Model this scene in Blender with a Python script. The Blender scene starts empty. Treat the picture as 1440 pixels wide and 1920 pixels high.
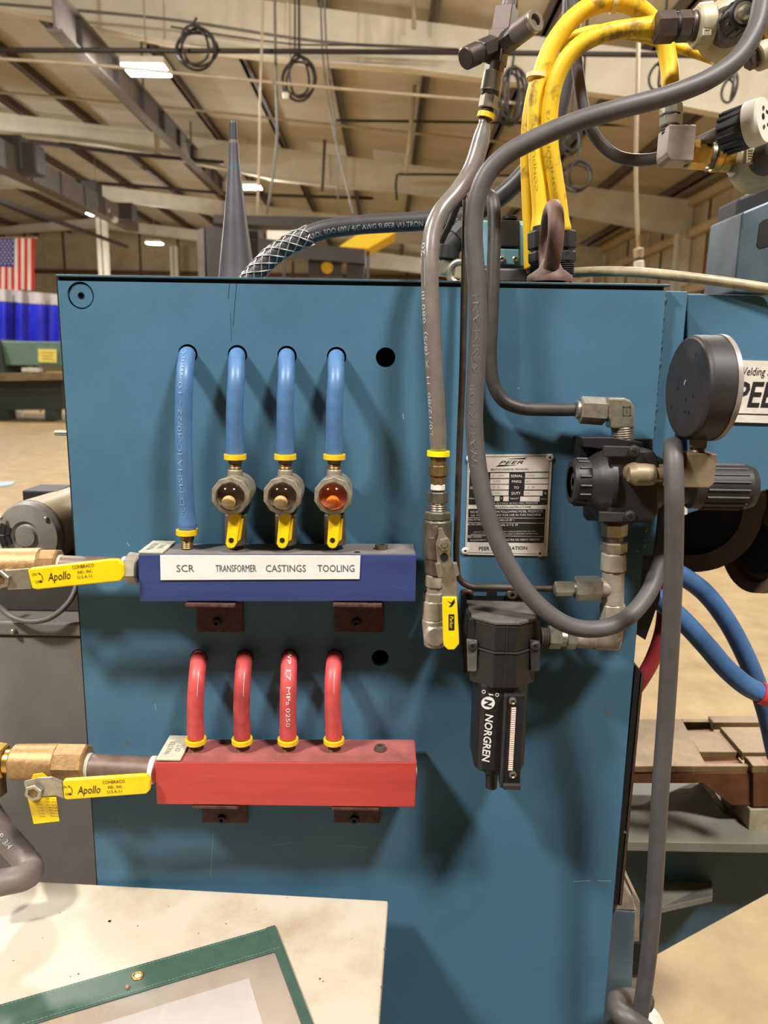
import bpy, math, random
from mathutils import Vector, Matrix
random.seed(7)
scene = bpy.context.scene
COL = scene.collection

# ------------------------------------------------------------------ camera
F_PX, PITCH, ROLL = 1400.0, math.radians(11.2), math.radians(0.93)
CAM = Vector((0.0, -1.0, 1.5))
FW = Vector((0, math.cos(PITCH), -math.sin(PITCH)))
UP0 = Vector((0, math.sin(PITCH), math.cos(PITCH)))
RT = math.cos(ROLL) * Vector((1, 0, 0)) + math.sin(ROLL) * UP0
UP = -math.sin(ROLL) * Vector((1, 0, 0)) + math.cos(ROLL) * UP0
cam_data = bpy.data.cameras.new('camera')
cam_data.sensor_fit = 'VERTICAL'
cam_data.sensor_height = 36.0
cam_data.lens = F_PX / 1920.0 * 36.0
cam_data.clip_start = 0.02
cam_data.clip_end = 200
cam_data.dof.use_dof = True
cam_data.dof.focus_distance = 0.98
cam_data.dof.aperture_fstop = 6.5
cam = bpy.data.objects.new('camera', cam_data)
COL.objects.link(cam)
cam.matrix_world = Matrix(((RT.x, UP.x, -FW.x, CAM.x), (RT.y, UP.y, -FW.y, CAM.y), (RT.z, UP.z, -FW.z, CAM.z), (0, 0, 0, 1)))
scene.camera = cam

# ------------------------------------------------------------------ world, light settings, exposure
world = bpy.data.worlds.new('world')
scene.world = world
world.use_nodes = True
world.node_tree.nodes['Background'].inputs[0].default_value = (1.0, 0.86, 0.68, 1)
world.node_tree.nodes['Background'].inputs[1].default_value = 0.0
KEY_W = 490.0          # the two lamps hung lower above the machine front
LAMP_W = 370.0          # power of each ceiling lamp
LAMP_COL = (1.0, 0.97, 0.92)
scene.view_settings.view_transform = 'Standard'
scene.view_settings.look = 'None'
scene.view_settings.exposure = -0.55
scene.view_settings.gamma = 1.0
scene.view_settings.use_curve_mapping = False
scene.cycles.max_bounces = 8
scene.cycles.diffuse_bounces = 4
scene.cycles.transparent_max_bounces = 8
scene.cycles.caustics_reflective = False
scene.cycles.caustics_refractive = False

# ------------------------------------------------------------------ helpers
def ray(px, py):
    return FW + RT * ((px - 720.0) / F_PX) + UP * ((960.0 - py) / F_PX)

def P(px, py, Y):                      # the place of a photo point that stands at depth Y
    d = ray(px, py)
    return CAM + d * ((Y - CAM.y) / d.y)

def PZ(px, py, z):                     # the place of a photo point that lies at height z
    d = ray(px, py)
    return CAM + d * ((z - CAM.z) / d.z)

def mpp(px, py, Y):                    # metres to one photo pixel there
    return (P(px, py, Y) - CAM).dot(FW) / F_PX

def lin(r, g, b):
    f = lambda c: (c / 255 / 12.92) if c / 255 <= 0.04045 else ((c / 255 + 0.055) / 1.055) ** 2.4
    return (f(r), f(g), f(b), 1.0)

MATS = {}
def mat(name, rgb, rough=0.5, metal=0.0, noise=0.12, scale=40.0, bump=0.0, bscale=None, second=None, spec=0.5, detail=4.0, lo=0.35, hi=0.65, emit=0.0, stretch=None, coat=0.0):
    if name in MATS:
        return MATS[name]
    m = bpy.data.materials.new(name)
    m.use_nodes = True
    nt = m.node_tree
    b = nt.nodes['Principled BSDF']
    c = lin(*rgb)
    b.inputs['Roughness'].default_value = rough
    b.inputs['Metallic'].default_value = metal
    b.inputs['Specular IOR Level'].default_value = spec
    b.inputs['Coat Weight'].default_value = coat
    tc = nt.nodes.new('ShaderNodeTexCoord')
    src = tc.outputs['Object']
    if stretch:
        mp = nt.nodes.new('ShaderNodeMapping')
        mp.inputs['Scale'].default_value = stretch
        nt.links.new(src, mp.inputs['Vector'])
        src = mp.outputs['Vector']
    if noise > 0 or second:
        n = nt.nodes.new('ShaderNodeTexNoise')
        n.inputs['Scale'].default_value = scale
        n.inputs['Detail'].default_value = detail
        n.inputs['Roughness'].default_value = 0.65
        nt.links.new(src, n.inputs['Vector'])
        rmp = nt.nodes.new('ShaderNodeValToRGB')
        rmp.color_ramp.elements[0].position = lo
        rmp.color_ramp.elements[1].position = hi
        if second:
            c2 = lin(*second)
            rmp.color_ramp.elements[0].color = c2
            rmp.color_ramp.elements[1].color = c
        else:
            rmp.color_ramp.elements[0].color = tuple(x * (1 - noise) for x in c[:3]) + (1,)
            rmp.color_ramp.elements[1].color = tuple(min(1, x * (1 + noise)) for x in c[:3]) + (1,)
        nt.links.new(n.outputs['Fac'], rmp.inputs['Fac'])
        nt.links.new(rmp.outputs['Color'], b.inputs['Base Color'])
        mr = nt.nodes.new('ShaderNodeMapRange')
        mr.inputs['To Min'].default_value = max(0.02, rough - 0.08)
        mr.inputs['To Max'].default_value = min(1, rough + 0.08)
        nt.links.new(n.outputs['Fac'], mr.inputs['Value'])
        nt.links.new(mr.outputs['Result'], b.inputs['Roughness'])
    else:
        b.inputs['Base Color'].default_value = c
    if bump > 0:
        n2 = nt.nodes.new('ShaderNodeTexNoise')
        n2.inputs['Scale'].default_value = bscale or scale * 3
        n2.inputs['Detail'].default_value = 3
        nt.links.new(src, n2.inputs['Vector'])
        bp = nt.nodes.new('ShaderNodeBump')
        bp.inputs['Strength'].default_value = bump
        bp.inputs['Distance'].default_value = 0.002
        nt.links.new(n2.outputs['Fac'], bp.inputs['Height'])
        nt.links.new(bp.outputs['Normal'], b.inputs['Normal'])
    if emit > 0:
        b.inputs['Emission Color'].default_value = (LAMP_COL[0], LAMP_COL[1], LAMP_COL[2], 1)
        b.inputs['Emission Strength'].default_value = emit
    MATS[name] = m
    return m

def glass(name, tint, gloss=0.12):
    m = bpy.data.materials.new(name)
    m.use_nodes = True
    nt = m.node_tree
    nt.nodes.remove(nt.nodes['Principled BSDF'])
    t = nt.nodes.new('ShaderNodeBsdfTransparent'); t.inputs[0].default_value = tint
    g = nt.nodes.new('ShaderNodeBsdfGlossy'); g.inputs['Roughness'].default_value = 0.08
    lw = nt.nodes.new('ShaderNodeLayerWeight'); lw.inputs['Blend'].default_value = 0.25
    ad = nt.nodes.new('ShaderNodeMath'); ad.operation = 'MULTIPLY_ADD'
    ad.inputs[1].default_value = 0.7; ad.inputs[2].default_value = gloss
    nt.links.new(lw.outputs['Fresnel'], ad.inputs[0])
    mx = nt.nodes.new('ShaderNodeMixShader')
    nt.links.new(ad.outputs[0], mx.inputs[0]); nt.links.new(t.outputs[0], mx.inputs[1]); nt.links.new(g.outputs[0], mx.inputs[2])
    nt.links.new(mx.outputs[0], nt.nodes['Material Output'].inputs['Surface'])
    MATS[name] = m
    return m

ORG = {}                               # world origin of every object that carries parts
def perp(a):
    a = a.normalized()
    h = Vector((0, 0, 1)) if abs(a.z) < 0.9 else Vector((0, 1, 0))
    u = h.cross(a).normalized()
    return u, a.cross(u)

def spline(pts, step=0.008):
    pts = [Vector(p) for p in pts]
    out = []
    n = len(pts)
    for i in range(n - 1):
        p0 = pts[max(i - 1, 0)]; p1 = pts[i]; p2 = pts[i + 1]; p3 = pts[min(i + 2, n - 1)]
        if i == 0: p0 = p1 * 2 - p2
        if i == n - 2: p3 = p2 * 2 - p1
        d01 = max((p1 - p0).length, 1e-6) ** 0.5; d12 = max((p2 - p1).length, 1e-6) ** 0.5; d23 = max((p3 - p2).length, 1e-6) ** 0.5
        m1 = (p2 - p1) + d12 * ((p1 - p0) / d01 - (p2 - p0) / (d01 + d12))
        m2 = (p2 - p1) + d12 * ((p3 - p2) / d23 - (p3 - p1) / (d12 + d23))
        k = max(2, int((p2 - p1).length / step))
        for j in range(k):
            t = j / k
            out.append(p1 * (2 * t ** 3 - 3 * t * t + 1) + m1 * (t ** 3 - 2 * t * t + t) + p2 * (-2 * t ** 3 + 3 * t * t) + m2 * (t ** 3 - t * t))
    out.append(pts[-1])
    return out

class MB:
    def __init__(s):
        s.v = []; s.f = []; s.s = []
    def add(s, vs, fs, smooth=False):
        o = len(s.v)
        s.v += [Vector(v) for v in vs]
        s.f += [tuple(i + o for i in f) for f in fs]
        s.s += [smooth] * len(fs)
        return s
    def box(s, c, size, R=None):
        c = Vector(c); h = Vector(size) / 2
        vs = []
        for x in (-1, 1):
            for y in (-1, 1):
                for z in (-1, 1):
                    d = Vector((x * h.x, y * h.y, z * h.z))
                    vs.append(c + (R @ d if R else d))
        return s.add(vs, [(0, 1, 3, 2), (4, 6, 7, 5), (0, 4, 5, 1), (2, 3, 7, 6), (0, 2, 6, 4), (1, 5, 7, 3)])
    def bb(s, a, b):                   # box from corner to corner
        a = Vector(a); b = Vector(b)
        return s.box((a + b) / 2, [abs(x) for x in (b - a)])
    def prism(s, pts, d):              # polygon swept by d
        pts = [Vector(p) for p in pts]; d = Vector(d); n = len(pts)
        nr = Vector()
        for i in range(n):
            nr += pts[i].cross(pts[(i + 1) % n])
        if nr.dot(d) > 0:
            pts = pts[::-1]
        vs = pts + [p + d for p in pts]
        return s.add(vs, [tuple(range(n)), tuple(range(2 * n - 1, n - 1, -1))] + [(i, i + n, (i + 1) % n + n, (i + 1) % n) for i in range(n)])
    def lathe(s, p0, axis, prof, n=24, crisp=True, rot=0.0, ref=None):
        p0 = Vector(p0); a = Vector(axis).normalized()
        if ref is None:
            u, w = perp(a)
        else:
            u = (Vector(ref) - a * Vector(ref).dot(a)).normalized(); w = a.cross(u)
        def ring(t, r):
            return [p0 + a * t + u * (math.cos(rot + 2 * math.pi * k / n) * r) + w * (math.sin(rot + 2 * math.pi * k / n) * r) for k in range(n)]
        sm = n > 8
        if crisp:
            for (t0, r0), (t1, r1) in zip(prof, prof[1:]):
                if abs(t0 - t1) < 1e-9 and abs(r0 - r1) < 1e-9: continue
                if r0 < 1e-6 and r1 < 1e-6: continue
                if r0 < 1e-6:
                    s.add([p0 + a * t0] + ring(t1, r1), [(0, 1 + k, 1 + (k + 1) % n) for k in range(n)][::1], False)
                    s.f[-n:] = [(f[0], f[2], f[1]) for f in s.f[-n:]]
                elif r1 < 1e-6:
                    s.add(ring(t0, r0) + [p0 + a * t1], [(k, (k + 1) % n, n) for k in range(n)], False)
                else:
                    s.add(ring(t0, r0) + ring(t1, r1), [(k, (k + 1) % n, n + (k + 1) % n, n + k) for k in range(n)], sm and abs(t1 - t0) > 1e-7)
        else:
            vs = []; fs = []; idx = []
            for t, r in prof:
                if r < 1e-6:
                    idx.append([len(vs)]); vs.append(p0 + a * t)
                else:
                    idx.append(list(range(len(vs), len(vs) + n))); vs += ring(t, r)
            for A, B in zip(idx, idx[1:]):
                for k in range(n):
                    q = [A[k % len(A)], A[(k + 1) % len(A)], B[(k + 1) % len(B)], B[k % len(B)]]
                    q = [x for i, x in enumerate(q) if x not in q[:i]]
                    if len(q) >= 3: fs.append(tuple(q))
            s.add(vs, fs, True)
        return s
    def cyl(s, p0, p1, r0, r1=None, n=20, rot=0.0, ref=None):
        p0 = Vector(p0); p1 = Vector(p1); L = (p1 - p0).length
        r1 = r0 if r1 is None else r1
        return s.lathe(p0, p1 - p0, [(0, 0), (0, r0), (L, r1), (L, 0)], n, True, rot, ref)
    def sphere(s, c, r, n=20, m=12, axis=(0, 0, 1), half=False):
        a0 = 0 if half else -math.pi / 2
        prof = [(math.sin(a) * r, math.cos(a) * r if i not in ((0,) if not half else ()) + (m,) else 0) for i, a in ((i, a0 + (math.pi / 2 - a0) * i / m) for i in range(m + 1))]
        return s.lathe(c, axis, prof, n, False)
    def torus(s, c, axis, R, r, n=32, m=12, a0=0, a1=2 * math.pi):
        u, w = perp(Vector(axis))
        full = abs(a1 - a0 - 2 * math.pi) < 1e-6
        k = n if full else n + 1
        pts = [Vector(c) + (u * math.cos(a0 + (a1 - a0) * i / n) + w * math.sin(a0 + (a1 - a0) * i / n)) * R for i in range(k)]
        return s.tube(pts, r, m, closed=full, raw=True)
    def tube(s, pts, r, n=14, closed=False, raw=False, step=0.008, caps=True):
        pts = [Vector(p) for p in pts] if raw else spline(pts, step)
        k = len(pts)
        rs = [r] * k if not callable(r) else [r(i / (k - 1)) for i in range(k)]
        tg = []
        for i in range(k):
            a = pts[(i - 1) % k] if (i > 0 or closed) else pts[i]
            b = pts[(i + 1) % k] if (i < k - 1 or closed) else pts[i]
            tg.append((b - a).normalized())
        u, w = perp(tg[0])
        vs = []
        for i in range(k):
            u = (u - tg[i] * u.dot(tg[i])).normalized()
            w = tg[i].cross(u)
            for j in range(n):
                t = 2 * math.pi * j / n
                vs.append(pts[i] + (u * math.cos(t) + w * math.sin(t)) * rs[i])
        fs = []
        for i in range(k if closed else k - 1):
            b = (i + 1) % k
            for j in range(n):
                fs.append((i * n + j, i * n + (j + 1) % n, b * n + (j + 1) % n, b * n + j))
        if closed:                      # undo frame twist by nearest start
            s.add(vs, fs, True)
        else:
            s.add(vs, fs, True)
            if caps:
                o = len(s.v) - len(vs)
                s.f += [tuple(o + j for j in range(n))[::-1], tuple(o + (k - 1) * n + j for j in range(n))]; s.s += [False, False]
        return s
    def build(s, name, material, parent=None, bevel=0.0, seg=2, loc=None):
        o0 = ORG[parent.name] if parent else (Vector(loc) if loc is not None else s.base())
        me = bpy.data.meshes.new(name)
        me.from_pydata([tuple(v - o0) for v in s.v], [], s.f)
        me.polygons.foreach_set('use_smooth', s.s)
        me.materials.append(material)
        me.update()
        ob = bpy.data.objects.new(name, me)
        COL.objects.link(ob)
        if parent:
            ob.parent = parent
        else:
            ob.location = o0
        ORG[ob.name] = o0
        if bevel > 0:
            bv = ob.modifiers.new('bevel', 'BEVEL')
            bv.width = bevel; bv.segments = seg; bv.limit_method = 'ANGLE'; bv.angle_limit = math.radians(35)
        return ob
    def base(s):
        xs = [v.x for v in s.v]; ys = [v.y for v in s.v]; zs = [v.z for v in s.v]
        return Vector(((min(xs) + max(xs)) / 2, (min(ys) + max(ys)) / 2, min(zs)))

def tag(o, label, cat, group=None, kind=None):
    if label: o['label'] = label
    if cat: o['category'] = cat
    if group: o['group'] = group
    if kind: o['kind'] = kind
    return o

def thing(name, label, cat, loc, group=None):
    o = bpy.data.objects.new(name, None)
    COL.objects.link(o)
    o.location = loc
    o.empty_display_size = 0.05
    ORG[o.name] = Vector(loc)
    return tag(o, label, cat, group)

def struct(o):
    o['kind'] = 'structure'
    return o

_T = {}
def glyphs(txt, shear=0.0, bold=0.0):
    key = (txt, shear, bold)
    if key not in _T:
        cu = bpy.data.curves.new('t', 'FONT')
        cu.body = txt; cu.shear = shear; cu.resolution_u = 2; cu.offset = bold
        ob = bpy.data.objects.new('t', cu)
        me = bpy.data.meshes.new_from_object(ob)
        vs = [(v.co.x, v.co.y) for v in me.vertices]; fs = [tuple(p.vertices) for p in me.polygons]
        bpy.data.objects.remove(ob); bpy.data.curves.remove(cu); bpy.data.meshes.remove(me)
        x0 = min(v[0] for v in vs); x1 = max(v[0] for v in vs); y0 = min(v[1] for v in vs); y1 = max(v[1] for v in vs)
        _T[key] = ([((x - (x0 + x1) / 2) / (x1 - x0), (y - (y0 + y1) / 2) / (y1 - y0)) for x, y in vs], fs)
    return _T[key]

def write(mb, txt, c, xd, yd, w, h, shear=0.0, bold=0.0, lift=0.0003):
    vs, fs = glyphs(txt, shear, bold)
    xd = Vector(xd).normalized(); yd = Vector(yd); yd = (yd - xd * yd.dot(xd)).normalized(); nz = xd.cross(yd)
    c = Vector(c) + nz * lift
    mb.add([c + xd * (x * w) + yd * (y * h) for x, y in vs], fs)
    return mb

def write_on_tube(mb, txt, path, r, f0, f1, h, ang=0.0, flip=1, lift=0.0004, shear=0.0, bold=0.0):
    vs, fs = glyphs(txt, shear, bold)
    pts = spline(path, 0.004)
    acc = [0.0]
    for a, b in zip(pts, pts[1:]): acc.append(acc[-1] + (b - a).length)
    L = acc[-1]
    def at(s):
        s = min(max(s, 0), L - 1e-6)
        lo, hi = 0, len(acc) - 1
        while hi - lo > 1:
            m = (lo + hi) // 2
            if acc[m] <= s: lo = m
            else: hi = m
        t = (s - acc[lo]) / max(acc[hi] - acc[lo], 1e-9)
        tg = (pts[min(lo + 2, len(pts) - 1)] - pts[max(lo - 1, 0)]).normalized()
        return pts[lo].lerp(pts[hi], t), tg
    out = []
    for x, y in vs:
        p, tg = at((f0 + (f1 - f0) * (x + 0.5)) * L)
        tg = tg * (1 if f1 > f0 else -1)
        n = (CAM - p); n = (n - tg * n.dot(tg)).normalized()
        b = n.cross(tg)
        a = ang + flip * y * h / r
        out.append(p + (n * math.cos(a) + b * math.sin(a)) * (r + lift))
    mb.add(out, fs)
    return mb

def chain(root, p0, p1, segs):
    """a run of turned and hexagonal pieces along one axis, each a part; segs: (name, t0, t1, r0, r1, sides, material)"""
    p0 = Vector(p0); p1 = Vector(p1); d = p1 - p0; L = d.length; a = d / L
    res = []
    for name, t0, t1, r0, r1, n, m in segs:
        mb = MB()
        A = p0 + d * t0; l = L * (t1 - t0)
        ref = CAM - A
        if n == 'thread':
            k = max(3, int(l / 0.0026)); prof = [(0, 0)]
            for i in range(k):
                prof += [(l * i / k, r0 * 0.90), (l * (i + 0.5) / k, r0)]
            prof += [(l, r0 * 0.90), (l, 0)]
            mb.lathe(A, a, prof, 20, True)
        elif n <= 8:
            c = r0 * 0.10
            mb.lathe(A, a, [(0, 0), (0, r0 * .9), (c, r0), (l - c, r1), (l, r1 * .9), (l, 0)], n, True, math.pi / n, ref)
        else:
            c = min(r0, l) * 0.12
            mb.lathe(A, a, [(0, 0), (0, r0 - c), (c, r0), (l - c, r1), (l, max(r1 - c, 0.0002)), (l, 0)], n, True)
        res.append(mb.build(name, m, root))
    return res

def dup(root, loc, label=None, group=None):
    def cp(o, par):
        c = o.copy(); COL.objects.link(c)
        if par: c.parent = par
        for ch in list(o.children): cp(ch, c)
        return c
    r = cp(root, None)
    r.location = loc
    if label: r['label'] = label
    if group: r['group'] = group
    return r

# ------------------------------------------------------------------ materials
M_FLOOR = mat('concrete_floor', (180, 156, 114), 0.55, noise=0.16, scale=4.5, second=(154, 129, 90), detail=12, lo=0.34, hi=0.66, bump=0.05, bscale=90)
M_CEIL = mat('roof_insulation', (212, 204, 188), 0.8, noise=0.08, scale=1.2, stretch=(0.3, 1.5, 1))
M_PURLIN = mat('purlin_steel', (92, 78, 64), 0.6, noise=0.15, scale=3)
M_RAFTER = mat('rafter_paint', (228, 220, 202), 0.6, noise=0.08, scale=1.5)
M_WALL = mat('wall_sheet', (206, 190, 160), 0.6, noise=0.10, scale=2)
M_WALLDK = mat('wall_seam', (96, 76, 52), 0.7, noise=0.1, scale=4)
M_GIRT = mat('girt_steel', (214, 190, 148), 0.6, noise=0.08, scale=2)
M_BLACKPIPE = mat('black_pipe', (36, 30, 26), 0.5, noise=0.2, scale=10)
M_TANPIPE = mat('tan_pipe', (178, 162, 136), 0.5, noise=0.1, scale=5)
M_GREYSTEEL = mat('grey_beam_paint', (112, 106, 100), 0.5, noise=0.12, scale=5)
M_FRAMEDK = mat('frame_dark_grey', (68, 64, 62), 0.5, noise=0.1, scale=6)
M_LENS = mat('lamp_lens', (255, 240, 214), 0.4, noise=0, emit=30.0)
M_WHITEP = mat('white_paint', (226, 220, 208), 0.5, noise=0.06, scale=6)
M_BLACKRUB = mat('black_rubber', (44, 42, 42), 0.55, noise=0.15, scale=60)

# ------------------------------------------------------------------ the hall
def roof_z(x):
    return 7.0 - 0.103 * x if x > -14 else 7.0 + 0.103 * 14 - 0.103 * (-14 - x)
XL, XR, YB, YF = -30.0, 8.2, -15.0, 40.0
struct(MB().bb((XL, YB, -0.1), (XR, YF, 0)).build('floor', M_FLOOR, loc=(0, 0, 0)))
cb = MB()
for a, b in ((XL, -14), (-14, XR)):
    cb.prism([(a, YB, roof_z(a)), (b, YB, roof_z(b)), (b, YB, roof_z(b) + .15), (a, YB, roof_z(a) + .15)], (0, YF - YB, 0))
ceiling = struct(cb.build('ceiling', M_CEIL, loc=(0, 0, 7)))
for k in range(-14, 6):
    x = -1.1 + 1.72 * k
    z = roof_z(x)
    MB().bb((x - .035, YB, z - .24), (x + .035, YF, z - .002)).bb((x - .035, YB, z - .24), (x + .10, YF, z - .225)).build('purlin', M_PURLIN, ceiling)
RB = [(-30, 5.6), (-24, 6.3), (-20, 7.3), (-14, 7.75), (-10.9, 7.4), (-7.5, 7.05), (-5.9, 6.78), (-4.3, 6.5), (-3.1, 6.28), (-1.4, 6.12), (.3, 6.03), (4, 5.65), (8.15, 5.0)]
for Y in (-5.2, 3.2, 11.8, 20.2, 28.6, 37.0):
    top = [(x, Y, roof_z(x) - .24) for x in (8.15, -14, -30)]
    MB().prism([(x, Y, z) for x, z in RB] + top, (0, 0.02, 0)).build('rafter', M_RAFTER, ceiling)
    fl = MB()
    for (x0, z0), (x1, z1) in zip(RB, RB[1:]):
        fl.prism([(x0, Y - .10, z0), (x1, Y - .10, z1), (x1, Y - .10, z1 - .025), (x0, Y - .10, z0 - .025)], (0, .22, 0))
    fl.build('rafter_flange', M_RAFTER, ceiling)
    for x in (-6.2, -1.6, 2.6):
        zb = [z0 + (z1 - z0) * (x - x0) / (x1 - x0) for (x0, z0), (x1, z1) in zip(RB, RB[1:]) if x0 <= x <= x1][0]
        MB().bb((x - .01, Y - .09, zb), (x + .01, Y, roof_z(x) - .25)).build('stiffener', M_RAFTER, ceiling)
# walls
wr = struct(MB().bb((8.2, YB, 0), (8.35, YF, 6.3)).build('wall_right', M_WALL))
wb = struct(MB().bb((XL, YF, 0), (XR, YF + .15, 8.6)).build('wall_back', M_WALL))
struct(MB().bb((XL - .15, YB, 0), (XL, YF, 6)).build('wall_left', M_WALL))
struct(MB().bb((XL, YB - .15, 0), (XR, YB, 8.6)).build('wall_front', mat('front_wall_brown', (96, 84, 66), .7, noise=.1, scale=2)))
for i in range(30):
    y = 6 + i * 1.1
    MB().bb((8.165, y - .04, 0), (8.2, y + .04, 6.1)).build('wall_rib', M_WALLDK if i % 3 == 0 else M_WALL, wr)
for z in (5.85, 5.05, 3.6, 2.2):
    MB().bb((8.0, 4, z - .1), (8.18, YF, z + .1)).bb((7.96, 4, z + .08), (8.18, YF, z + .1)).build('girt', M_GIRT, wr)
for Y in (11.8, 20.2, 28.6, 37.0):
    MB().bb((7.75, Y - .12, 0), (7.8, Y + .12, 5.2)).bb((7.8, Y - .01, 0), (8.15, Y + .02, 5.6)).build('column', M_RAFTER, wr)
for i in range(32):
    x = -24 + i * 1.0
    MB().bb((x - .05, YF - .04, 0), (x + .05, YF, 8.0)).build('wall_rib', M_WALLDK if i % 2 else M_WALL, wb)
for z in (2.3, 4.2, 6.0):
    MB().bb((XL, YF - .2, z - .1), (XR, YF - .02, z + .1)).build('girt', M_WALLDK, wb)
for px, Y, w in ((195, 28.4, .36), (327, 36.8, .36), (410, 36.8, .2)):
    p = P(px, 470, Y)
    c = MB().bb((p.x - w / 2, Y - .02, 0), (p.x + w / 2, Y + .02, 6.9))
    c.bb((p.x - .02, Y - .2, 0), (p.x + .02, Y + .2, 6.9)).bb((p.x - w / 2, Y - .2, 0), (p.x + w / 2, Y - .18, 6.9))
    struct(c.build('trim_%d' % px, M_RAFTER))

# ceiling lamps: the ones in view and the ones that light the machine from behind the viewer
def lamp(x, Y, z, label, power=LAMP_W, spread=178):
    t = thing('high_bay_lamp', label, 'lamp', (x, Y, z), 'ceiling lamps of the hall')
    MB().bb((x - .32, Y - .24, z + .02), (x + .32, Y + .24, z + .12)).build('housing', M_WHITEP, t, 0.02)
    MB().bb((x - .30, Y - .22, z), (x + .30, Y + .22, z + .018)).build('lens', M_LENS, t)
    MB().cyl((x, Y, z + .12), (x, Y, roof_z(x) - .02), .012, n=8).build('hanger', M_TANPIPE, t)
    ld = bpy.data.lights.new('lamp_light', 'AREA')
    ld.shape = 'RECTANGLE'; ld.size = .6; ld.size_y = .44; ld.energy = power * .80 if spread > 160 else power * .85; ld.color = LAMP_COL; ld.spread = math.radians(spread)
    lo = bpy.data.objects.new('lamp_light', ld)
    COL.objects.link(lo); lo.parent = t; lo.location = (0, 0, -.012)
    if spread > 160:  # extra light added below the lens to brighten rafters and roof
        pd = bpy.data.lights.new('added_fill_light', 'POINT')
        pd.energy = power * (.7 if spread < 170 else 1.5); pd.color = LAMP_COL; pd.shadow_soft_size = .10
        po = bpy.data.objects.new('added_fill_light', pd)
        COL.objects.link(po); po.parent = t; po.location = (0, 0, -.14)
    return t
for px, py, Y, lb in ((275, 133, 10.9, 'large glaring lamp beside the long grey beam'), (468, 352, 20.6, 'lamp glowing just right of the tall grey cone'),
                      (183, 403, 25.0, 'small bright lamp beside the pale round-edged column top'), (290, 457, 31.0, 'small bright lamp low between the two pale columns'),
                      (826, 474, 33.0, 'far lamp glinting behind the hoses at the cabinet top')):
    q = P(px, py, Y)
    lamp(q.x, q.y, q.z, lb, LAMP_W, 165)
for x, Y, lb in ((-3.8, 4.8, 'lamp high behind the machine on the left'), (2.5, 5.6, 'lamp high behind the machine on the right'), (-11.0, 16.5, 'lamp over the left aisle'), (5.6, 7.6, 'lamp near the right wall')):  # left aisle lamp is out of view, placed to light flag and curtains
    lamp(x, Y, 5.8, lb, LAMP_W * (1.25 if x < 0 else .72))
for x, Y, lb, k in ((-2.6, -1.85, 'lower hung lamp above the viewer on the left', 1.15), (1.5, -1.85, 'lower hung lamp above the viewer on the right', .8)):
    lamp(x, Y, 4.8, lb, KEY_W * k, 159)
tag(MB().bb((-2.6, -3.4, 0), (1.5, -.12, .014)).build('bounce_cut_mat', M_BLACKRUB, bevel=.006), 'large black rubber mat on the floor in front of the cabinet', 'added floor mat')  # out of view, added to keep warm floor bounce off the lower panel

# pipes and lines under the roof
def line(name, label, cat, pts, r, m, group='pipes and wires under the roof', n=8):
    return tag(MB().tube([P(*p) for p in pts], r, n, step=0.4).build(name, m), label, cat, group)
line('sprinkler_pipe', 'black pipe running straight across under the roof', 'pipe', [(-260, 94, 9.2), (300, 95, 9.2), (900, 99, 9.2), (1500, 107, 9.2), (1900, 112, 9.2)], .032, M_BLACKPIPE)
line('conduit', 'thin grey conduit above the black roof pipe', 'conduit', [(-200, -6, 11.2), (80, 14, 11.2), (330, 38, 11.2), (600, 78, 11.2), (860, 94, 11.2)], .022, M_GREYSTEEL)
line('conduit', 'pale conduit sagging below the two hanging cable coils', 'conduit', [(-200, 100, 9.25), (150, 120, 9.25), (420, 146, 9.25), (620, 165, 9.25), (1000, 196, 9.25)], .02, M_TANPIPE)
line('conduit', 'pale conduit crossing behind the tip of the grey cone', 'conduit', [(-160, 160, 16.5), (150, 186, 16.5), (420, 212, 16.5), (700, 242, 16.5), (1000, 272, 16.5)], .028, M_TANPIPE)
line('roof_pipe', 'short dark pipe level with the upper hose fitting', 'pipe', [(630, 226, 16), (800, 228, 16), (1060, 232, 16), (1350, 240, 16)], .028, M_BLACKPIPE)
line('roof_pipe', 'dark pipe along the lower edge of the second rafter', 'pipe', [(-120, 255, 19.5), (60, 266, 19.5), (140, 276, 19.5), (240, 288, 19.5), (420, 305, 19.6)], .05, M_BLACKPIPE)
line('roof_pipe', 'dark pipe below the third roof bay', 'pipe', [(140, 340, 26), (300, 352, 26), (420, 362, 26), (700, 372, 26)], .05, M_BLACKPIPE)
line('pipe_bracket', 'dark angled pipe frame under the second rafter', 'pipe', [(744, 375, 19), (744, 328, 19), (760, 327, 19), (880, 328, 19), (1060, 332, 19)], .028, M_BLACKPIPE)
line('pull_cord', 'pale cord hanging from the roof beside the grey cone', 'cord', [(498, -212, 9), (492, 40, 9), (488, 180, 9), (486, 300, 9), (482, 402, 9)], .016, M_TANPIPE)
line('hanging_cable', 'grey cable hanging in a slack bend behind the pale cord', 'cable', [(514, -185, 9.5), (515, -20, 9.5), (517, 120, 9.5), (520, 250, 9.5), (512, 330, 9.5), (500, 402, 9.5)], .018, M_GREYSTEEL)
line('hoist_rope', 'steel rope slanting down from the roof to the gantry', 'rope', [(601, -115, 10), (604, 90, 10), (622, 230, 9.5), (650, 350, 9), (662, 402, 8.5)], .012, M_GREYSTEEL)
line('hoist_rope', 'steel rope hanging straight down to the gantry', 'rope', [(607, -115, 10), (612, 90, 10), (630, 250, 10), (634, 402, 10)], .012, M_GREYSTEEL)
line('hanging_cable', 'thin cable dropping from the top edge to the right cable coil', 'cable', [(553, -160, 10), (553, -30, 10), (553, 60, 10), (553, 106, 10)], .012, M_BLACKPIPE)
line('roof_cable', 'dark cable swagged between the purlins left of the hose fitting', 'cable', [(560, 70, 12), (640, 100, 12), (720, 128, 12), (800, 138, 12), (930, 126, 12)], .014, M_BLACKPIPE)
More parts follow.
